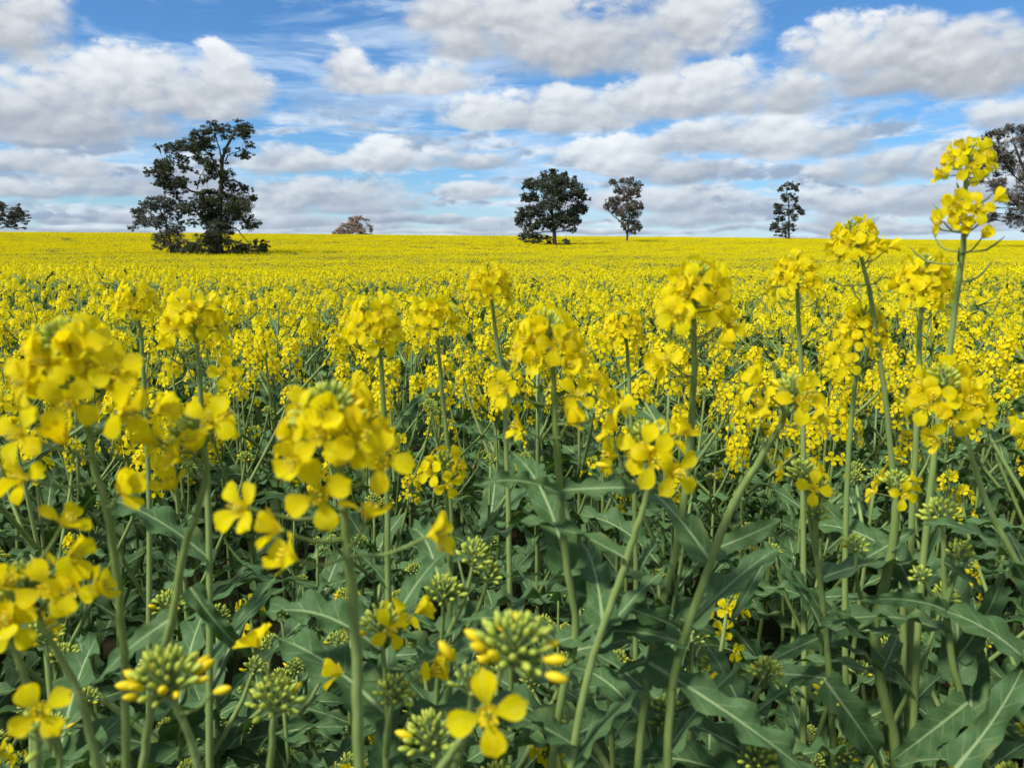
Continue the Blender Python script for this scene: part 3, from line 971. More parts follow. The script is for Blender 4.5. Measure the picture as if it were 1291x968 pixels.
hero('canola plant with big round flower head at the far left, buds on top',
     [(84, 418), (92, 480), (104, 520), (116, 570), (132, 640), (146, 742), (155, 830), (160, 968)], .30, 14, 40, .88, .0021,
     fl=[(33, 604, 5), (83, 560, 6), (150, 520, 5), (193, 517, 5), (150, 620, 6), (30, 548, 4), (48, 463, 0), (100, 441, 1), (145, 470, 3)], pods=2)
hero('canola plant with the largest blurred flower head in the left centre foreground',
     [(412, 500), (428, 590), (434, 650), (440, 740), (446, 840), (450, 968)], .29, 14, 50, .90, .0028,
     fl=[(310, 640, 3), (355, 668, 6), (374, 706, 6), (540, 676, 6), (438, 548, 0), (405, 622, 1), (462, 655, 5), (480, 582, 0)])
hero('tall canola plant in the centre with a domed flower head trailing older flowers',
     [(690, 402), (697, 470), (700, 540), (704, 620), (712, 720), (722, 790), (706, 880), (688, 985)], .44, 18, 30, .92, .0028,
     fl=[(640, 490, 3), (660, 540, 5), (715, 535, 6), (745, 480, 5), (755, 500, 6), (780, 515, 5), (725, 500, 3)],
     lv=[((704, 622), (590, 615), 'lance', .45), ((704, 618), (840, 616), 'lance', .46), ((716, 745), (862, 795), 'lance', .48), ((722, 820), (798, 806), 'broad', .5), ((700, 850), (740, 826), 'lance', .46)], pods=2)
hero('tall canola plant right of centre with flower head rising against the horizon',
     [(880, 340), (877, 400), (874, 470), (868, 560), (852, 680), (832, 770), (812, 880), (800, 985)], .47, 17, 26, .95, .0030,
     fl=[(845, 455, 5), (835, 462, 6), (905, 430, 5), (915, 412, 3), (852, 400, 4)],
     lv=[((818, 835), (1030, 985), 'lance', .50), ((815, 832), (775, 850), 'lance', .5), ((832, 770), (905, 800), 'broad', .55)], pods=4)
hero('canola plant with compact flower head just touching the skyline right of centre',
     [(1003, 325), (1006, 370), (1009, 430), (1012, 500), (1012, 640), (1010, 985)], .72, 17, 20, .95, .003, pods=4)
hero('thin leaning canola stalk with a sparse flower head above the horizon',
     [(1074, 284), (1086, 320), (1098, 370), (1106, 430), (1118, 520), (1130, 640), (1140, 985)], .66, 14, 16, .92, .0030, fl=[(1120, 312, 6), (1098, 320, 6)], pods=6)
hero('tallest canola stalk, with two tiers of flowers standing against the sky',
     [(1222, 184), (1217, 240), (1214, 290), (1209, 350), (1200, 430), (1180, 560), (1165, 700), (1150, 985)], .55, 11, 14, .82, .0027,
     fl=[(1196, 266, 1), (1188, 280, 5), (1205, 256, 3), (1214, 262, 2), (1232, 264, 4), (1252, 254, 6), (1240, 274, 5), (1224, 286, 6), (1238, 300, 6), (1208, 276, 3)], pods=13)
hero('canola plant with full flower head left of the tallest stalk',
     [(1166, 328), (1162, 372), (1158, 430), (1155, 500), (1150, 620), (1140, 985)], .62, 18, 20, .95, .003, pods=3)
hero('canola plant with flower head against the horizon at the picture centre',
     [(613, 338), (618, 372), (626, 420), (634, 480), (640, 600), (644, 985)], .70, 17, 20, .95, .0028, pods=3)
hero('canola plant with wide flower head left of the centre behind the large blurred one',
     [(468, 385), (476, 425), (482, 500), (486, 590), (490, 985)], .57, 17, 22, .92, .0028, pods=3)
hero('canola plant with small neat flower head left of the centre stalk',
     [(543, 380), (549, 412), (556, 470), (562, 540), (566, 985)], .68, 15, 18, .92, .0027, pods=3)
hero('canola plant with open flower head and green bud tuft in the left midground',
     [(243, 375), (248, 430), (254, 500), (260, 600), (262, 985)], .55, 17, 24, .95, .0028, fl=[(218, 438, 5), (282, 470, 3), (290, 478, 5)], pods=4)
hero('canola plant with small flower head at the upper left edge of the foreground',
     [(168, 362), (174, 400), (180, 450), (186, 540), (190, 985)], .80, 15, 14, .95, .0031, pods=4)
hero('canola stem with dark buds, one open flower and drooping blossoms left of centre',
     [(246, 530), (258, 580), (248, 640), (234, 694), (220, 770), (205, 830), (186, 915), (178, 985)], .33, 2, 30, .85, .0024,
     fl=[(267, 532, 0), (197, 560, 5), (228, 582, 5), (220, 618, 6), (195, 552, 6), (245, 570, 6)], lv=[((215, 780), (122, 860), 'lance', .38), ((240, 740), (318, 826), 'lance', .46)])
hero('canola stem with green bud dome and one four-petalled flower right of centre',
     [(815, 545), (818, 600), (800, 660), (775, 740), (740, 850), (715, 985)], .42, 4, 40, 1.05, .0028, fl=[(824, 580, 0), (768, 588, 7), (778, 540, 5), (855, 548, 5)])
hero('canola stem curving right, topped by buds and a hanging pair of flowers',
     [(1003, 482), (985, 530), (965, 565), (930, 620), (900, 690), (872, 770), (850, 840), (840, 985)], .44, 3, 34, .95, .0032, fl=[(1008, 505, 0), (1022, 528, 5), (960, 482, 5)],
     lv=[((905, 690), (985, 655), 'broad', .55), ((968, 700), (918, 788), 'lance', .58)])
hero('canola plant arching left from the right edge with a loose flower cluster',
     [(1188, 470), (1205, 515), (1225, 565), (1246, 630), (1275, 690), (1310, 760), (1330, 985)], .50, 14, 22, 1.0, .0026, fl=[(1226, 512, 0), (1184, 553, 5), (1275, 548, 6)])
hero('canola plant at the lower left with buds, one flat flower and curling petals',
     [(28, 722), (50, 775), (78, 830), (105, 890), (130, 985)], .31, 2, 38, .85, .0024, fl=[(64, 740, 0), (78, 664, 5), (88, 700, 5), (116, 745, 6), (12, 790, 5), (92, 740, 3)])
hero('canola plant cut by the left edge with drooping yellow petals',
     [(-6, 770), (22, 830), (40, 890), (50, 985)], .31, 3, 14, .85, .0026, fl=[(14, 788, 3), (5, 740, 5)], lv=[((55, 985), (110, 955), 'lance', .5)])
hero('lone short canola flower at the bottom left corner', [(48, 912), (62, 940), (72, 990)], .29, 0, 8, .9, .0018, fl=[(50, 898, 3)])
hero('canola stem with a big yellow-green bud cluster at the lower left',
     [(206, 838), (222, 885), (245, 940), (262, 990)], .31, 0, 52, 1.0, .0026, fl=[(270, 872, 7)], yb=8)
hero('short canola stem with round green bud cluster left of the large blurred stem',
     [(347, 868), (344, 910), (340, 990)], .40, 0, 38, 1.05, .0030, fl=[(326, 815, 5)], yb=3)
hero('canola stem with the largest bud cluster and one clear four-petalled flower below it',
     [(655, 795), (638, 835), (600, 905), (560, 960), (540, 990)], .27, 0, 56, .98, .0022, fl=[(615, 897, 0), (688, 850, 7), (570, 830, 7)], yb=10)
hero('canola stem with several bud clusters and side blossoms beside the large blurred stem',
     [(478, 775), (484, 830), (488, 900), (490, 990)], .42, 2, 30, .95, .0024, fl=[(524, 772, 6), (540, 848, 5), (548, 832, 6), (432, 848, 6)],
     br=[([(500, 862), (492, 900), (488, 950)], 28, .9)])
hero('canola stem with pale bud cluster at the bottom edge left of the clear flower', [(540, 915), (552, 950), (565, 990)], .36, 0, 40, 1.0, .0026, br=[([(595, 848), (592, 900), (580, 990)], 26, .8)])
hero('canola stem with two bud clusters in the lower centre',
     [(560, 735), (556, 790), (548, 860), (545, 990)], .52, 0, 36, 1.05, .0026, br=[([(600, 690), (590, 740), (560, 820)], 30, 1.0), ([(618, 715), (606, 760), (575, 840)], 22, .85)])
hero('canola stem with upright bud cluster and pointed leaves at the right',
     [(1185, 638), (1190, 700), (1194, 770), (1204, 850), (1232, 930), (1250, 990)], .55, 0, 38, 1.05, .0032,
     lv=[((1192, 769), (1084, 757), 'lance', .56), ((1189, 708), (1240, 755), 'lance', .55), ((1206, 830), (1264, 722), 'broad', .58), ((1220, 885), (1122, 960), 'broad', .55), ((1204, 968), (1300, 815), 'lance', .52)],
     br=[([(1212, 688), (1205, 720), (1196, 760)], 26, .8), ([(1158, 720), (1172, 745), (1192, 770)], 18, .7)])
hero('canola stem with bud clusters and a few opening flowers at right of centre',
     [(1012, 588), (1018, 640), (1028, 700), (1040, 800), (1050, 985)], .58, 3, 34, .95, .003, br=[([(1035, 612), (1030, 650), (1026, 690)], 26, .9), ([(1030, 640), (1028, 665), (1027, 700)], 22, .8)])
hero('forked thick canola stem with curling leaves at the lower right',
     [(1130, 600), (1126, 690), (1104, 790), (1112, 860), (1124, 915), (1130, 990)], .60, 5, 24, .9, .0050,
     lv=[((1100, 798), (1134, 796), 'broad', .58), ((1104, 790), (1040, 770), 'lance', .6), ((1066, 790), (948, 845), 'lance', .62), ((1053, 857), (962, 850), 'broad', .62), ((1040, 857), (1108, 955), 'broad', .58), ((1090, 704), (1154, 666), 'broad', .62)],
     br=[([(1078, 680), (1082, 740), (1100, 790)], 24, .8), ([(1195, 740), (1165, 830), (1128, 912)], 24, .8)])
hero('short canola stem with bud cluster at the bottom, right of the clear flower', [(842, 890), (832, 930), (815, 990)], .55, 0, 40, 1.05, .0028)
hero('short canola stem with bud cluster at the bottom edge under the long arching leaf', [(957, 948), (952, 975), (948, 1010)], .50, 0, 38, 1.0, .0028)
hero('canola plant with a cluster of bright flowers between the two skyline stalks',
     [(1090, 392), (1085, 430), (1078, 500), (1070, 600), (1066, 985)], .70, 20, 18, .95, .003, fl=[(1058, 445, 1), (1068, 460, 0)])
hero('canola plant with flower head peeping out right of the centre dome', [(785, 395), (790, 440), (796, 520), (800, 985)], .85, 20, 16, 1.0, .003)
hero('canola plant with small flower cluster low behind the large blurred head', [(560, 575), (562, 620), (566, 700), (566, 985)], .62, 8, 24, .9, .003)


def hero_leaf(root, b, base, tip, kind, d, r):
    p0, p1 = unproj(*base, d), unproj(*tip, d * r.uniform(.96, 1.06))
    v = p1 - p0
    L = float(np.linalg.norm(v))
    k = r.randint(0, 6)
    me = LEAF_ME[kind][k]
    # the mesh ends where its arc takes it: turn and scale so that its tip lands on the wanted point
    n = len(me.vertices)
    tipv = np.array(me.vertices[n - 5].co)
    up = nrm(np.array([0, -.75, .8]) + r.uniform(-.3, .3, 3))
    A = frame_y(tipv, (0, 0, 1))
    B = frame_y(v, up)
    M3 = B @ A.T
    ob('leaf', me, root, M4(M3, p0 - b, L / float(np.linalg.norm(tipv))))


def make_hero(h, idx):
    r = np.random.RandomState(500 + idx)
    d = h['d']
    pts = [unproj(x, y, d * (1 + .015 * i)) for i, (x, y) in enumerate(h['px'])][::-1]
    low = pts[0]
    foot = np.array([low[0] + r.uniform(-.03, .03), low[1] + r.uniform(.0, .05), float(gz(low[0], low[1]))])
    mid = (foot + low) / 2 + np.array([r.uniform(-.015, .015), r.uniform(-.01, .02), 0])
    pts = [foot, mid] + pts
    b = foot
    root = ob('canola_plant', None, None, Matrix.Translation(Vector(b)))
    root.empty_display_size = .1
    tag(root, h['label'], 'plant', 'foreground canola plants')
    path = smooth_path([p - b for p in pts], 8 * len(pts))
    ww = np.cumsum(r.normal(size=path.shape) * .00022, axis=0)
    path[:-3] += (ww - np.linspace(0, 1, len(path))[:, None] * ww[-1])[:-3] * np.array([1, 1, .2])
    mb = MB()
    rr = h['rad'] * .9
    zt = path[-1][2] - path[:, 2]
    rad = np.interp(zt, [0, .02, .08, .35, 1.2], [.45 * rr, .60 * rr, .85 * rr, 1.1 * rr, 1.35 * rr])
    tube(mb, path, rad, 9)

    def raceme(tip, dirv, nf, nb, sc, pods, yb):
        rc = gen_raceme(r, nf, nb, sc, pods, yb)
        M3 = frame_z(dirv)
        raceme_stalks(mb, rc, M3, tip, 5)
        for (p, n_, s, roll, var) in rc['fl']:
            add_flower(xf(M3, tip, p), M3 @ n_, s, roll, var)
        cl = MB()
        tube(cl, xf(M3, tip, [(0, 0, -.012 * sc), (0, 0, .001 * sc)]), [.0016 * sc, .0010 * sc], 6)
        co = ob('bud_cluster', cl.mesh('bud_cluster'), root)
        for (p, n_, s, yel) in rc['bu']:
            ob('bud', YBUD_ME if yel else BUD_ME, co, M4(frame_z(M3 @ n_), xf(M3, tip, p), s))

    def add_flower(p, n_, s, roll, var):
        fo = ob('flower', CENTRE_ME, root, M4(frame_z(n_, roll), p, s))
        for k in range(4):
            a = k * math.pi / 2 + r.uniform(-.10, .10)
            v = var if var < 5 else int(np.clip(var + r.randint(-1, 2), 3, 7))
            m = Matrix.Rotation(a, 4, 'Z') @ Matrix.Rotation(r.uniform(-.10, .10), 4, 'X')
            sx = r.uniform(.92, 1.06)
            ob('petal', PETAL_ME[v], fo, m @ Matrix.Diagonal((sx, r.uniform(.94, 1.06), 1, 1)))

    dv = nrm(path[-1] - path[-5]) * .7 + np.array([0, 0, .5])
    if h['nf'] + h['nb'] > 0:
        raceme(path[-1], dv, h['nf'], h['nb'], h['sc'], h['pods'], h['yb'])
    view = np.array([0, -1, .12])
    for (x, y, var) in h['fl']:
        p = unproj(x, y, d - .012 * r.uniform(.2, 1)) - b
        yellow_bud = var == 7
        k = int(np.argmin(np.linalg.norm(path - (p - np.array([0, 0, .012])), axis=1)))
        out = nrm(p - path[k])
        if var <= 2:
            n_ = nrm(view + out * .25 + r.uniform(-.15, .15, 3))
        elif var <= 4:
            n_ = nrm(view * .6 + out * .6 + r.uniform(-.3, .3, 3))
        else:
            n_ = nrm(out * np.array([1, .35, 1]) + r.uniform(-.2, .2, 3) + np.array([0, .15, -.20]))
        q = path[k]
        if yellow_bud:
            ob('bud', YBUD_ME, root, M4(frame_z(n_), p, .92))
        else:
            add_flower(p, n_, h['sc'] * r.uniform(.95, 1.08), r.uniform(0, 1.57), var)
        tube(mb, smooth_path([q, (q + p) / 2 - np.array([0, 0, .003]), p - n_ * .001], 5), [.0007, .0006], 5, cap=False)
    ob('stem', mb.mesh('stem'), root)
    main = mb
    for (bpx, nb, sc) in h['br']:
        mb = MB()
        scr = np.array([proj(q + b)[:2] for q in path])
        k0 = int(np.argmin(np.hypot(scr[:, 0] - bpx[-1][0], scr[:, 1] - bpx[-1][1])))
        bp = smooth_path([path[k0]] + [unproj(x, y, d * (1 + .01 * j)) - b for j, (x, y) in enumerate(bpx[:-1])][::-1], 10)
        tube(mb, bp, [.0022, .0019, .0014, .0012], 7)
        raceme(bp[-1], nrm(bp[-1] - bp[-3]), 0, nb, sc, 0, 1)
        ob('branch', mb.mesh('branch'), root)
    for (base, tip, kind, ld) in h['lv']:
        hero_leaf(root, b, base, tip, kind, ld, r)
    # leaves lower on the stem
    a = r.uniform(0, 6.28)
    ppy = np.array([proj(q + b)[1] for q in path])
    if d > .4:
        ks = [k for k in range(len(path)) if 700 < ppy[k] < 1250]
        for i in range(5):
            if not ks:
                break
            k = ks[int(len(ks) * (i + r.uniform(0, 1)) / 5)]
            a += GOLD
            kind = r.choice(['lance', 'broad', 'lance'])
            M3 = frame_y(nrm([math.cos(a), abs(math.sin(a)) * .8 - .1, r.uniform(.0, .8)]))
            ob('leaf', LEAF_ME[kind][r.randint(0, 6)], root, M4(M3, path[k], r.uniform(.065, .110)))
    for i in range(4):
        z = r.uniform(.25, .70)
        k = int(np.argmin(np.abs(path[:, 2] - z)))
        a += GOLD
        M3 = frame_y(nrm([math.cos(a), abs(math.sin(a)) * .7 + .2, r.uniform(.1, .6)]))
        kind = r.choice(['broad', 'lobed'])
        ob('leaf', LEAF_ME[kind][r.randint(0, 6)], root, M4(M3, path[k], r.uniform(.12, .18)))
    return root


for i, h in enumerate(HERO):
    make_hero(h, i)


# ---- plants behind them, copies of a few kinds
def build_variant(seed, H, stage, nbr, single_flowers):
    r = np.random.RandomState(seed)
    stems, leaves, rac = gen_plant(r, H, stage, nbr)
    root = bpy.data.objects.new('canola_plant', None)
    root.empty_display_size = .1
    parts = []          # (object, children)
    mb = MB(); stem_mesh(mb, stems[:1]); parts.append((bpy.data.objects.new('stem', mb.mesh('stem')), []))
    for s in stems[1:]:
        mb = MB(); stem_mesh(mb, [s], 5); parts.append((bpy.data.objects.new('branch', mb.mesh('branch')), []))
    for (M3, p, s, kind, k) in leaves:
        o = bpy.data.objects.new('leaf', LEAF_ME[kind][k]); o.matrix_basis = M4(M3, p, s); parts.append((o, []))
    for rc, M3, p in rac:
        hb = MB()
        raceme_stalks(hb, rc, M3, p, 3)
        zmin = min([q[2] for q, _ in rc['ped']] + [-.012])
        tube(hb, xf(M3, p, [(0, 0, zmin - .004), (0, 0, .001)]), [.0013, .0008], 4)
        bd = BUDG_LO
        for (q, n_, s, yel) in rc['bu']:
            hb.add(xf(frame_z(M3 @ n_), xf(M3, p, q), bd[0] * s * (1.3 if yel else 1)), bd[1], 'yellow_bud' if yel else 'bud', bd[2])
        kids = []
        for (q, n_, s, roll, var) in rc['fl']:
            m3 = frame_z(M3 @ n_, roll)
            if single_flowers:
                o = bpy.data.objects.new('flower', FLOWER_ME[var]); o.matrix_basis = M4(m3, xf(M3, p, q), s); kids.append(o)
            else:
                t = flower_geo(hb, r, OPEN[var], 3, 3, True, 'petal', False)
                for v, u in zip(t.v, t.u):
                    hb.add(xf(m3, xf(M3, p, q), v * s), grid_faces(3, 3), 'petal', u)
        parts.append((bpy.data.objects.new('flower_head' if rc['fl'] else 'bud_cluster', hb.mesh('flower_head')), kids))
    return root, parts


def place(variant, loc, ang, s, label, group):
    root, parts = variant
    c = root.copy(); COL.objects.link(c)
    c.matrix_basis = Matrix.Translation(Vector(loc)) @ Matrix.Rotation(ang, 4, 'Z') @ Matrix.Scale(s, 4)
    tag(c, label, 'plant', group)
    for o, kids in parts:
        q = o.copy(); COL.objects.link(q); q.parent = c
        for k in kids:
            w = k.copy(); COL.objects.link(w); w.parent = q
    return c


def scatter(n, d0, d1, half, mind, r, taken):
    out = []
    tries = 0
    while len(out) < n and tries < n * 400:
        tries += 1
        d = math.sqrt(r.uniform(d0 * d0, d1 * d1))
        a = r.uniform(-half, half)
        p = np.array([d * math.sin(a), d * math.cos(a)])
        if all((p[0] - q[0]) ** 2 + (p[1] - q[1]) ** 2 > mind ** 2 for q in taken):
            out.append(p); taken.append(p)
    return out


rp = np.random.RandomState(77)
taken = []
V_BUD = [build_variant(900 + k, .96 + .02 * (k % 3), 'bud' if k < 5 else 'early', 3, True) for k in range(7)]
V_NEAR = [build_variant(930 + k, 1.08 + .02 * (k % 4), 'flower', 3 + k % 3, True) for k in range(7)]
V_MID = [build_variant(960 + k, 1.09 + .02 * (k % 4), 'flower' if k < 9 else 'early', 4 + k % 2, False) for k in range(10)]
HALF = math.atan(IW / 2 / F) + .04
HALF_N = .80       # the lower corners of the picture look farther to the side
spots = scatter(52, .56, 1.05, HALF_N, .085, rp, taken)
near_list = []
for p in spots:
    d = math.hypot(*p)
    k = rp.randint(0, 7)
    top = 1.35 - d * rp.uniform(.44, .68)
    near_list.append((V_BUD[k], p, top / (.96 + .02 * (k % 3)), 'budding'))
spots = scatter(96, 1.05, 2.0, HALF_N, .115, rp, taken)
for p in spots:
    d = math.hypot(*p)
    if rp.rand() < (.45 if d < 1.3 else .08):
        near_list.append((V_BUD[rp.randint(0, 7)], p, rp.uniform(.92, 1.08), 'budding'))
    else:
        near_list.append((V_NEAR[rp.randint(0, 7)], p, rp.uniform(.95, 1.07), 'flowering'))
REFS = [(90, 'the far-left round flower head'), (245, 'the open flower head in the left midground'), (412, 'the largest blurred flower head'), (543, 'the small neat flower head left of centre'),
        (690, 'the tall centre stalk'), (880, 'the tall stalk right of centre'), (1003, 'the compact skyline flower head'), (1090, 'the thin leaning stalk'), (1222, 'the tallest two-tier stalk')]
ORD = ['nearest', 'second', 'third', 'fourth', 'fifth', 'sixth', 'seventh', 'eighth', 'ninth', 'tenth', 'eleventh', 'twelfth', 'thirteenth', 'fourteenth', 'fifteenth', 'sixteenth', 'seventeenth', 'eighteenth', 'nineteenth', 'twentieth']
cnt = {}
for var, p, s_, kind in sorted(near_list, key=lambda q: q[1][1]):
    px = proj((p[0], p[1], s_))[0]
    ref = 'the right picture edge' if px > 1291 else 'the left picture edge' if px < 0 else min(REFS, key=lambda q: abs(q[0] - px))[1]
    k = cnt.get((kind, ref), 0)
    cnt[(kind, ref)] = k + 1
    if kind == 'budding':
        lab, grp = '%s of the leafy green budding plants below %s' % (ORD[min(k, 19)], ref), 'budding plants in the foreground'
    else:
        lab, grp = '%s of the branched flowering plants behind %s' % (ORD[min(k, 19)], ref), 'flowering plants behind the foreground'
    if 'edge' in ref:
        lab = lab.replace('below', 'at').replace('behind', 'at')
    place(var, (p[0], p[1], 0), rp.uniform(0, 6.28), s_, lab, grp)
spots = scatter(300 - len(HERO) - 148, 2.0, 3.9, HALF, .14, rp, taken)
for p in spots:
    place(V_MID[rp.randint(0, 10)], (p[0], p[1], 0), rp.uniform(0, 6.28), rp.uniform(.93, 1.07),
          'flowering canola plant in the yellow canopy of the nearer field', 'plants of the nearer canopy')


# ------------------------------------------------------------------ the rest of the crop, beyond counting
def lod_flower(r):
    V, Fc = [], []
    for k in range(4):
        a = k * math.pi / 2 + r.uniform(-.15, .15)
        d = np.array([math.cos(a), math.sin(a), 0]); s = np.array([-d[1], d[0], 0])
        L, w = .0112, .0048
        i = len(V)
        V += [d * .0012, d * L * .62 + s * w + (0, 0, .002), d * L + (0, 0, .0005), d * L * .62 - s * w + (0, 0, .002)]
        Fc.append((i, i + 1, i + 2, i + 3))
    return np.array(V), Fc


def lod_plant(seed, H, stage, nbr):
    r = np.random.RandomState(seed)
    stems, leaves, rac = gen_plant(r, H, stage, nbr)
    mb = MB()
    for path, rad in stems:
        tube(mb, path[::3] if len(path) > 9 else path[::2], rad, 4, cap=False)
    for (M3, p, s, kind, k) in leaves:
        g = LEAF_LO[kind][k]
        mb.add(xf(M3, p, g[0] * s), g[1], 'canola_leaf', g[2])
    for rc, M3, p in rac:
        for (q, n_, s, roll, var) in rc['fl']:
            g = lod_flower(r)
            mb.add(xf(frame_z(M3 @ n_, roll), xf(M3, p, q), g[0] * s * (1 if var < 5 else .7)), g[1], 'petal', np.tile([[0, .4], [0, .7], [0, 1], [0, .7]], (4, 1)))
        for (q, n_, s, yel) in rc['bu'][::2]:
            c = xf(M3, p, q)
            z = M3 @ n_ * .006 * s
            x = frame_z(z)[:, 0] * .0022 * s; y = frame_z(z)[:, 1] * .0022 * s
            mb.add([c, c + z * .5 + x, c + z * .5 + y - x * .5, c + z * .5 - y - x * .5, c + z], [(0, 1, 2), (0, 2, 3), (0, 3, 1), (4, 2, 1), (4, 3, 2), (4, 1, 3)], 'bud')
    return mb.mesh('crop_plant')


def far_patch(seed, size, n, flowers, fs, leafn):
    """a square of crop: flower heads on stalks over a leafy layer"""
    r = np.random.RandomState(seed)
    mb = MB()
    V, Fc, k = [], [], 0
    VL, FL, kl = [], [], 0
    for i in range(n):
        x, y = r.uniform(-size / 2, size / 2, 2)
        h = r.normal(1.06, .07) - (r.uniform(0, .22) if r.rand() < .4 else 0)
        c = np.array([x, y, h])
        tube(mb, [(x * 1.01, y * .99, h - .45), c], [.004, .002], 3, 'canola_stem', cap=False)
        m = flowers
        g = r.normal(size=(m, 3)); g /= np.linalg.norm(g, axis=1)[:, None]
        pos = c + g * np.array([.027, .027, .036]) * r.uniform(.75, 1.25, (m, 1))
        nn = g * .8 + np.array([0, 0, .35]) + r.normal(size=(m, 3)) * .3
        a = np.cross(nn, r.normal(size=(m, 3))); a /= np.linalg.norm(a, axis=1)[:, None]
        bq = np.cross(nn, a); bq /= np.linalg.norm(bq, axis=1)[:, None]
        s = fs * r.uniform(.8, 1.2, (m, 1))
        V.append(np.stack([pos - a * s, pos - bq * s, pos + a * s, pos + bq * s], 1).reshape(-1, 3))
        Fc += [(k + 4 * j, k + 4 * j + 1, k + 4 * j + 2, k + 4 * j + 3) for j in range(m)]
        k += 4 * m
    mb.add(np.concatenate(V), Fc, 'far_petal')
    m = leafn
    pos = np.stack([r.uniform(-size / 2, size / 2, m), r.uniform(-size / 2, size / 2, m), r.uniform(.35, 1.0, m)], 1)
    ax = r.normal(size=(m, 3)); ax[:, 2] = ax[:, 2] * .6 + .2; ax /= np.linalg.norm(ax, axis=1)[:, None]
    sd_ = np.cross(ax, r.normal(size=(m, 3))); sd_ /= np.linalg.norm(sd_, axis=1)[:, None]
    L = r.uniform(.05, .09, (m, 1)); w = L * .32
    mb.add(np.stack([pos - ax * L, pos + sd_ * w, pos + ax * L, pos - sd_ * w], 1).reshape(-1, 3), [(4 * j, 4 * j + 1, 4 * j + 2, 4 * j + 3) for j in range(m)], 'far_leaf')
    return mb.mesh('crop_patch', False)


def instancer(name, meshes, pts, rot, scl, idx, label):
    src = bpy.data.collections.new(name + '_sources')
    for k, me in enumerate(meshes):
        o = bpy.data.objects.new('%s_source_%02d' % (name, k), me)
        src.objects.link(o)
    me = bpy.data.meshes.new(name)
    me.from_pydata(np.asarray(pts).tolist(), [], [])
    for nm, ty, data, key in (('rot', 'FLOAT_VECTOR', rot, 'vector'), ('scl', 'FLOAT', scl, 'value'), ('idx', 'INT', idx, 'value')):
        at = me.attributes.new(nm, ty, 'POINT')
        at.data.foreach_set(key, np.asarray(data).ravel())
    o = ob(name, me)
    ng = bpy.data.node_groups.new(name, 'GeometryNodeTree')
    ng.interface.new_socket('Geometry', in_out='INPUT', socket_type='NodeSocketGeometry')
    ng.interface.new_socket('Geometry', in_out='OUTPUT', socket_type='NodeSocketGeometry')
    N = NT(ng)
    gi = N.n('NodeGroupInput')
    ci = N.n('GeometryNodeCollectionInfo', {'Collection': src, 'Separate Children': True, 'Reset Children': True})
    at = lambda nm, ty: N.n('GeometryNodeInputNamedAttribute', {'Name': nm}, data_type=ty).outputs['Attribute']
    m2p = N.n('GeometryNodeMeshToPoints', {'Mesh': gi.outputs[0]})
    ip = N.n('GeometryNodeInstanceOnPoints', {'Points': m2p.outputs[0], 'Instance': ci.outputs[0], 'Pick Instance': True,
                                              'Instance Index': at('idx', 'INT'), 'Rotation': at('rot', 'FLOAT_VECTOR'), 'Scale': at('scl', 'FLOAT')})
    N.n('NodeGroupOutput', {0: ip.outputs[0]})
    md = o.modifiers.new('scatter', 'NODES')
    md.node_group = ng
    tag(o, label, 'crop', None, 'stuff')
    return o


def jitter_grid(step, test, x0, x1, y0, y1, r):
    gx, gy = np.meshgrid(np.arange(x0, x1, step), np.arange(y0, y1, step))
    x = gx.ravel() + r.uniform(-.5, .5, gx.size) * step
    y = gy.ravel() + r.uniform(-.5, .5, gx.size) * step
    k = test(x, y)
    return x[k], y[k]


ri = np.random.RandomState(9)
# nearer crop: single plants
lods = [lod_plant(300 + k, 1.06 + .02 * (k % 5), 'flower' if k % 7 else 'early', 4 + k % 2) for k in range(12)]


def near_test(x, y):
    d, a = np.hypot(x, y), np.abs(np.arctan2(x, y))
    inside = ((d < 3.9) & (a < HALF) & ~((d > 2.1) & (np.modf(x * 7.31 + y * 3.17)[0] % 1 < .55))) | ((d < 2.0) & (a < HALF_N))
    return (d > .62) & (d < 16) & (a < np.where(d < 5, 1.5, .95)) & ~inside


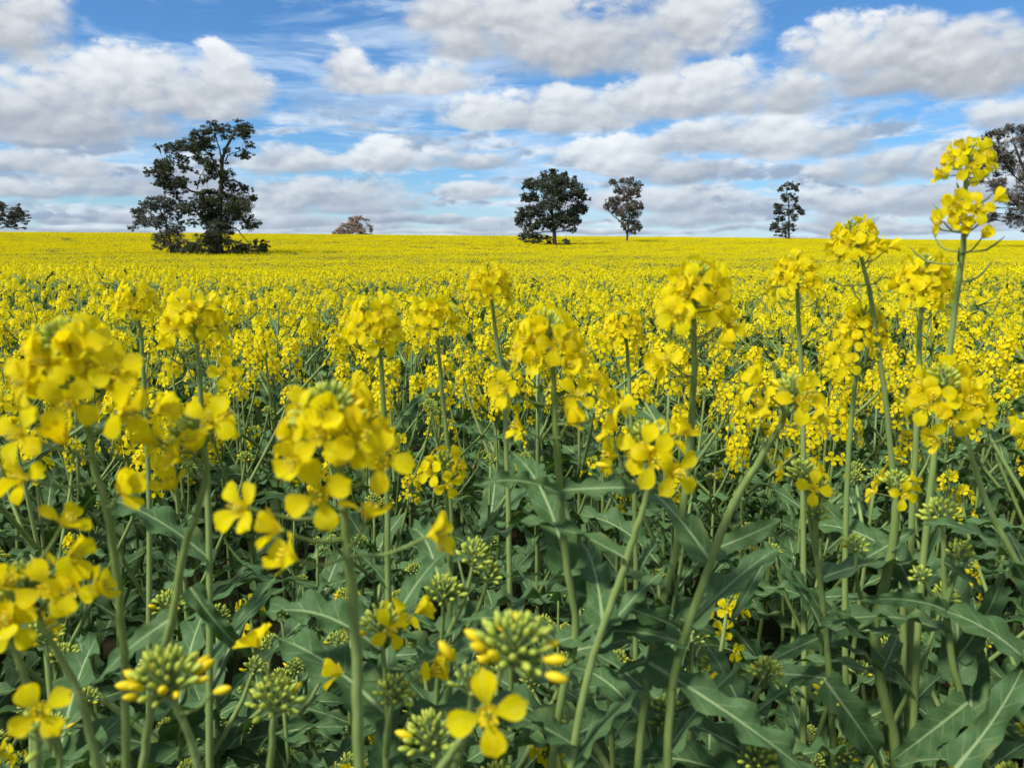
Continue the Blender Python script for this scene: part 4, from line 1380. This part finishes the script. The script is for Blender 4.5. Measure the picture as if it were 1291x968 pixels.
x, y = jitter_grid(.165, near_test, -14, 14, -.2, 16, ri)
keep = (np.hypot(x, y) < 10.5) | (ri.rand(len(x)) < .5)
x, y = x[keep], y[keep]
n = len(x)
dd = np.hypot(x, y)
thin_p = (np.sin(x * .9 + 1.3) * np.sin(x * .37 + y * .6) * .5 + .5) * np.clip((dd - 4) / 1.5, 0, 1)
keep = ri.rand(len(x)) > .60 * thin_p
x, y, thin_p = x[keep], y[keep], thin_p[keep]
n = len(x)
hv = 1 - .10 * thin_p + .05 * np.sin(x * 1.1 + 2) * np.sin(y * .9) + .05 * np.sin(x * .43) * np.sin(y * .5 + 1)
instancer('canola_crop', lods, np.stack([x, y, gz(x, y)], 1), np.stack([ri.uniform(-.08, .08, n), ri.uniform(-.08, .08, n), ri.uniform(0, 6.28, n)], 1),
          hv * ri.uniform(.91, 1.07, n), ri.randint(0, 12, n), 'dense flowering canola crop filling the field behind the nearest plants')
# farther crop: metre squares, then larger ones
p1 = [far_patch(400 + k, 1.15, 46, 10, .0125, 190) for k in range(6)]
x, y = jitter_grid(1.0, lambda x, y: (np.hypot(x, y) > 14.5) & (y < 75) & (np.abs(np.arctan2(x, y)) < .78), -75, 75, 8, 75, ri)
n1 = len(x)
pa = np.stack([x, y, gz(x, y)], 1)
p2 = [far_patch(430 + k, 3.4, 340, 6, .021, 320) for k in range(5)]
x, y = jitter_grid(3.0, lambda x, y: (y >= 75) & (np.abs(np.arctan2(x, y)) < .72), -240, 240, 75, 262, ri)
n2 = len(x)
pb = np.stack([x, y, gz(x, y)], 1)
pts = np.vstack([pa, pb])
idx = np.concatenate([ri.randint(0, 6, n1), ri.randint(6, 11, n2)])
hv = 1 + .06 * np.sin(pts[:, 0] * .31 + 2) * np.sin(pts[:, 1] * .27) + .05 * np.sin(pts[:, 0] * .05 + pts[:, 1] * .11)
hv *= np.where((pts[:, 0] > 48) & (np.abs(pts[:, 1] - 104 - .05 * pts[:, 0]) < 3), .72, 1.0)
rot = np.zeros((n1 + n2, 3)); rot[:, 2] = ri.randint(0, 4, n1 + n2) * math.pi / 2
instancer('distant_canola_crop', p1 + p2, pts, rot, hv * ri.uniform(.96, 1.04, n1 + n2), idx, 'even yellow canola crop stretching to the skyline beyond the nearer field')
print('objects', len(scene.objects), 'crop instances', n, n1, n2)
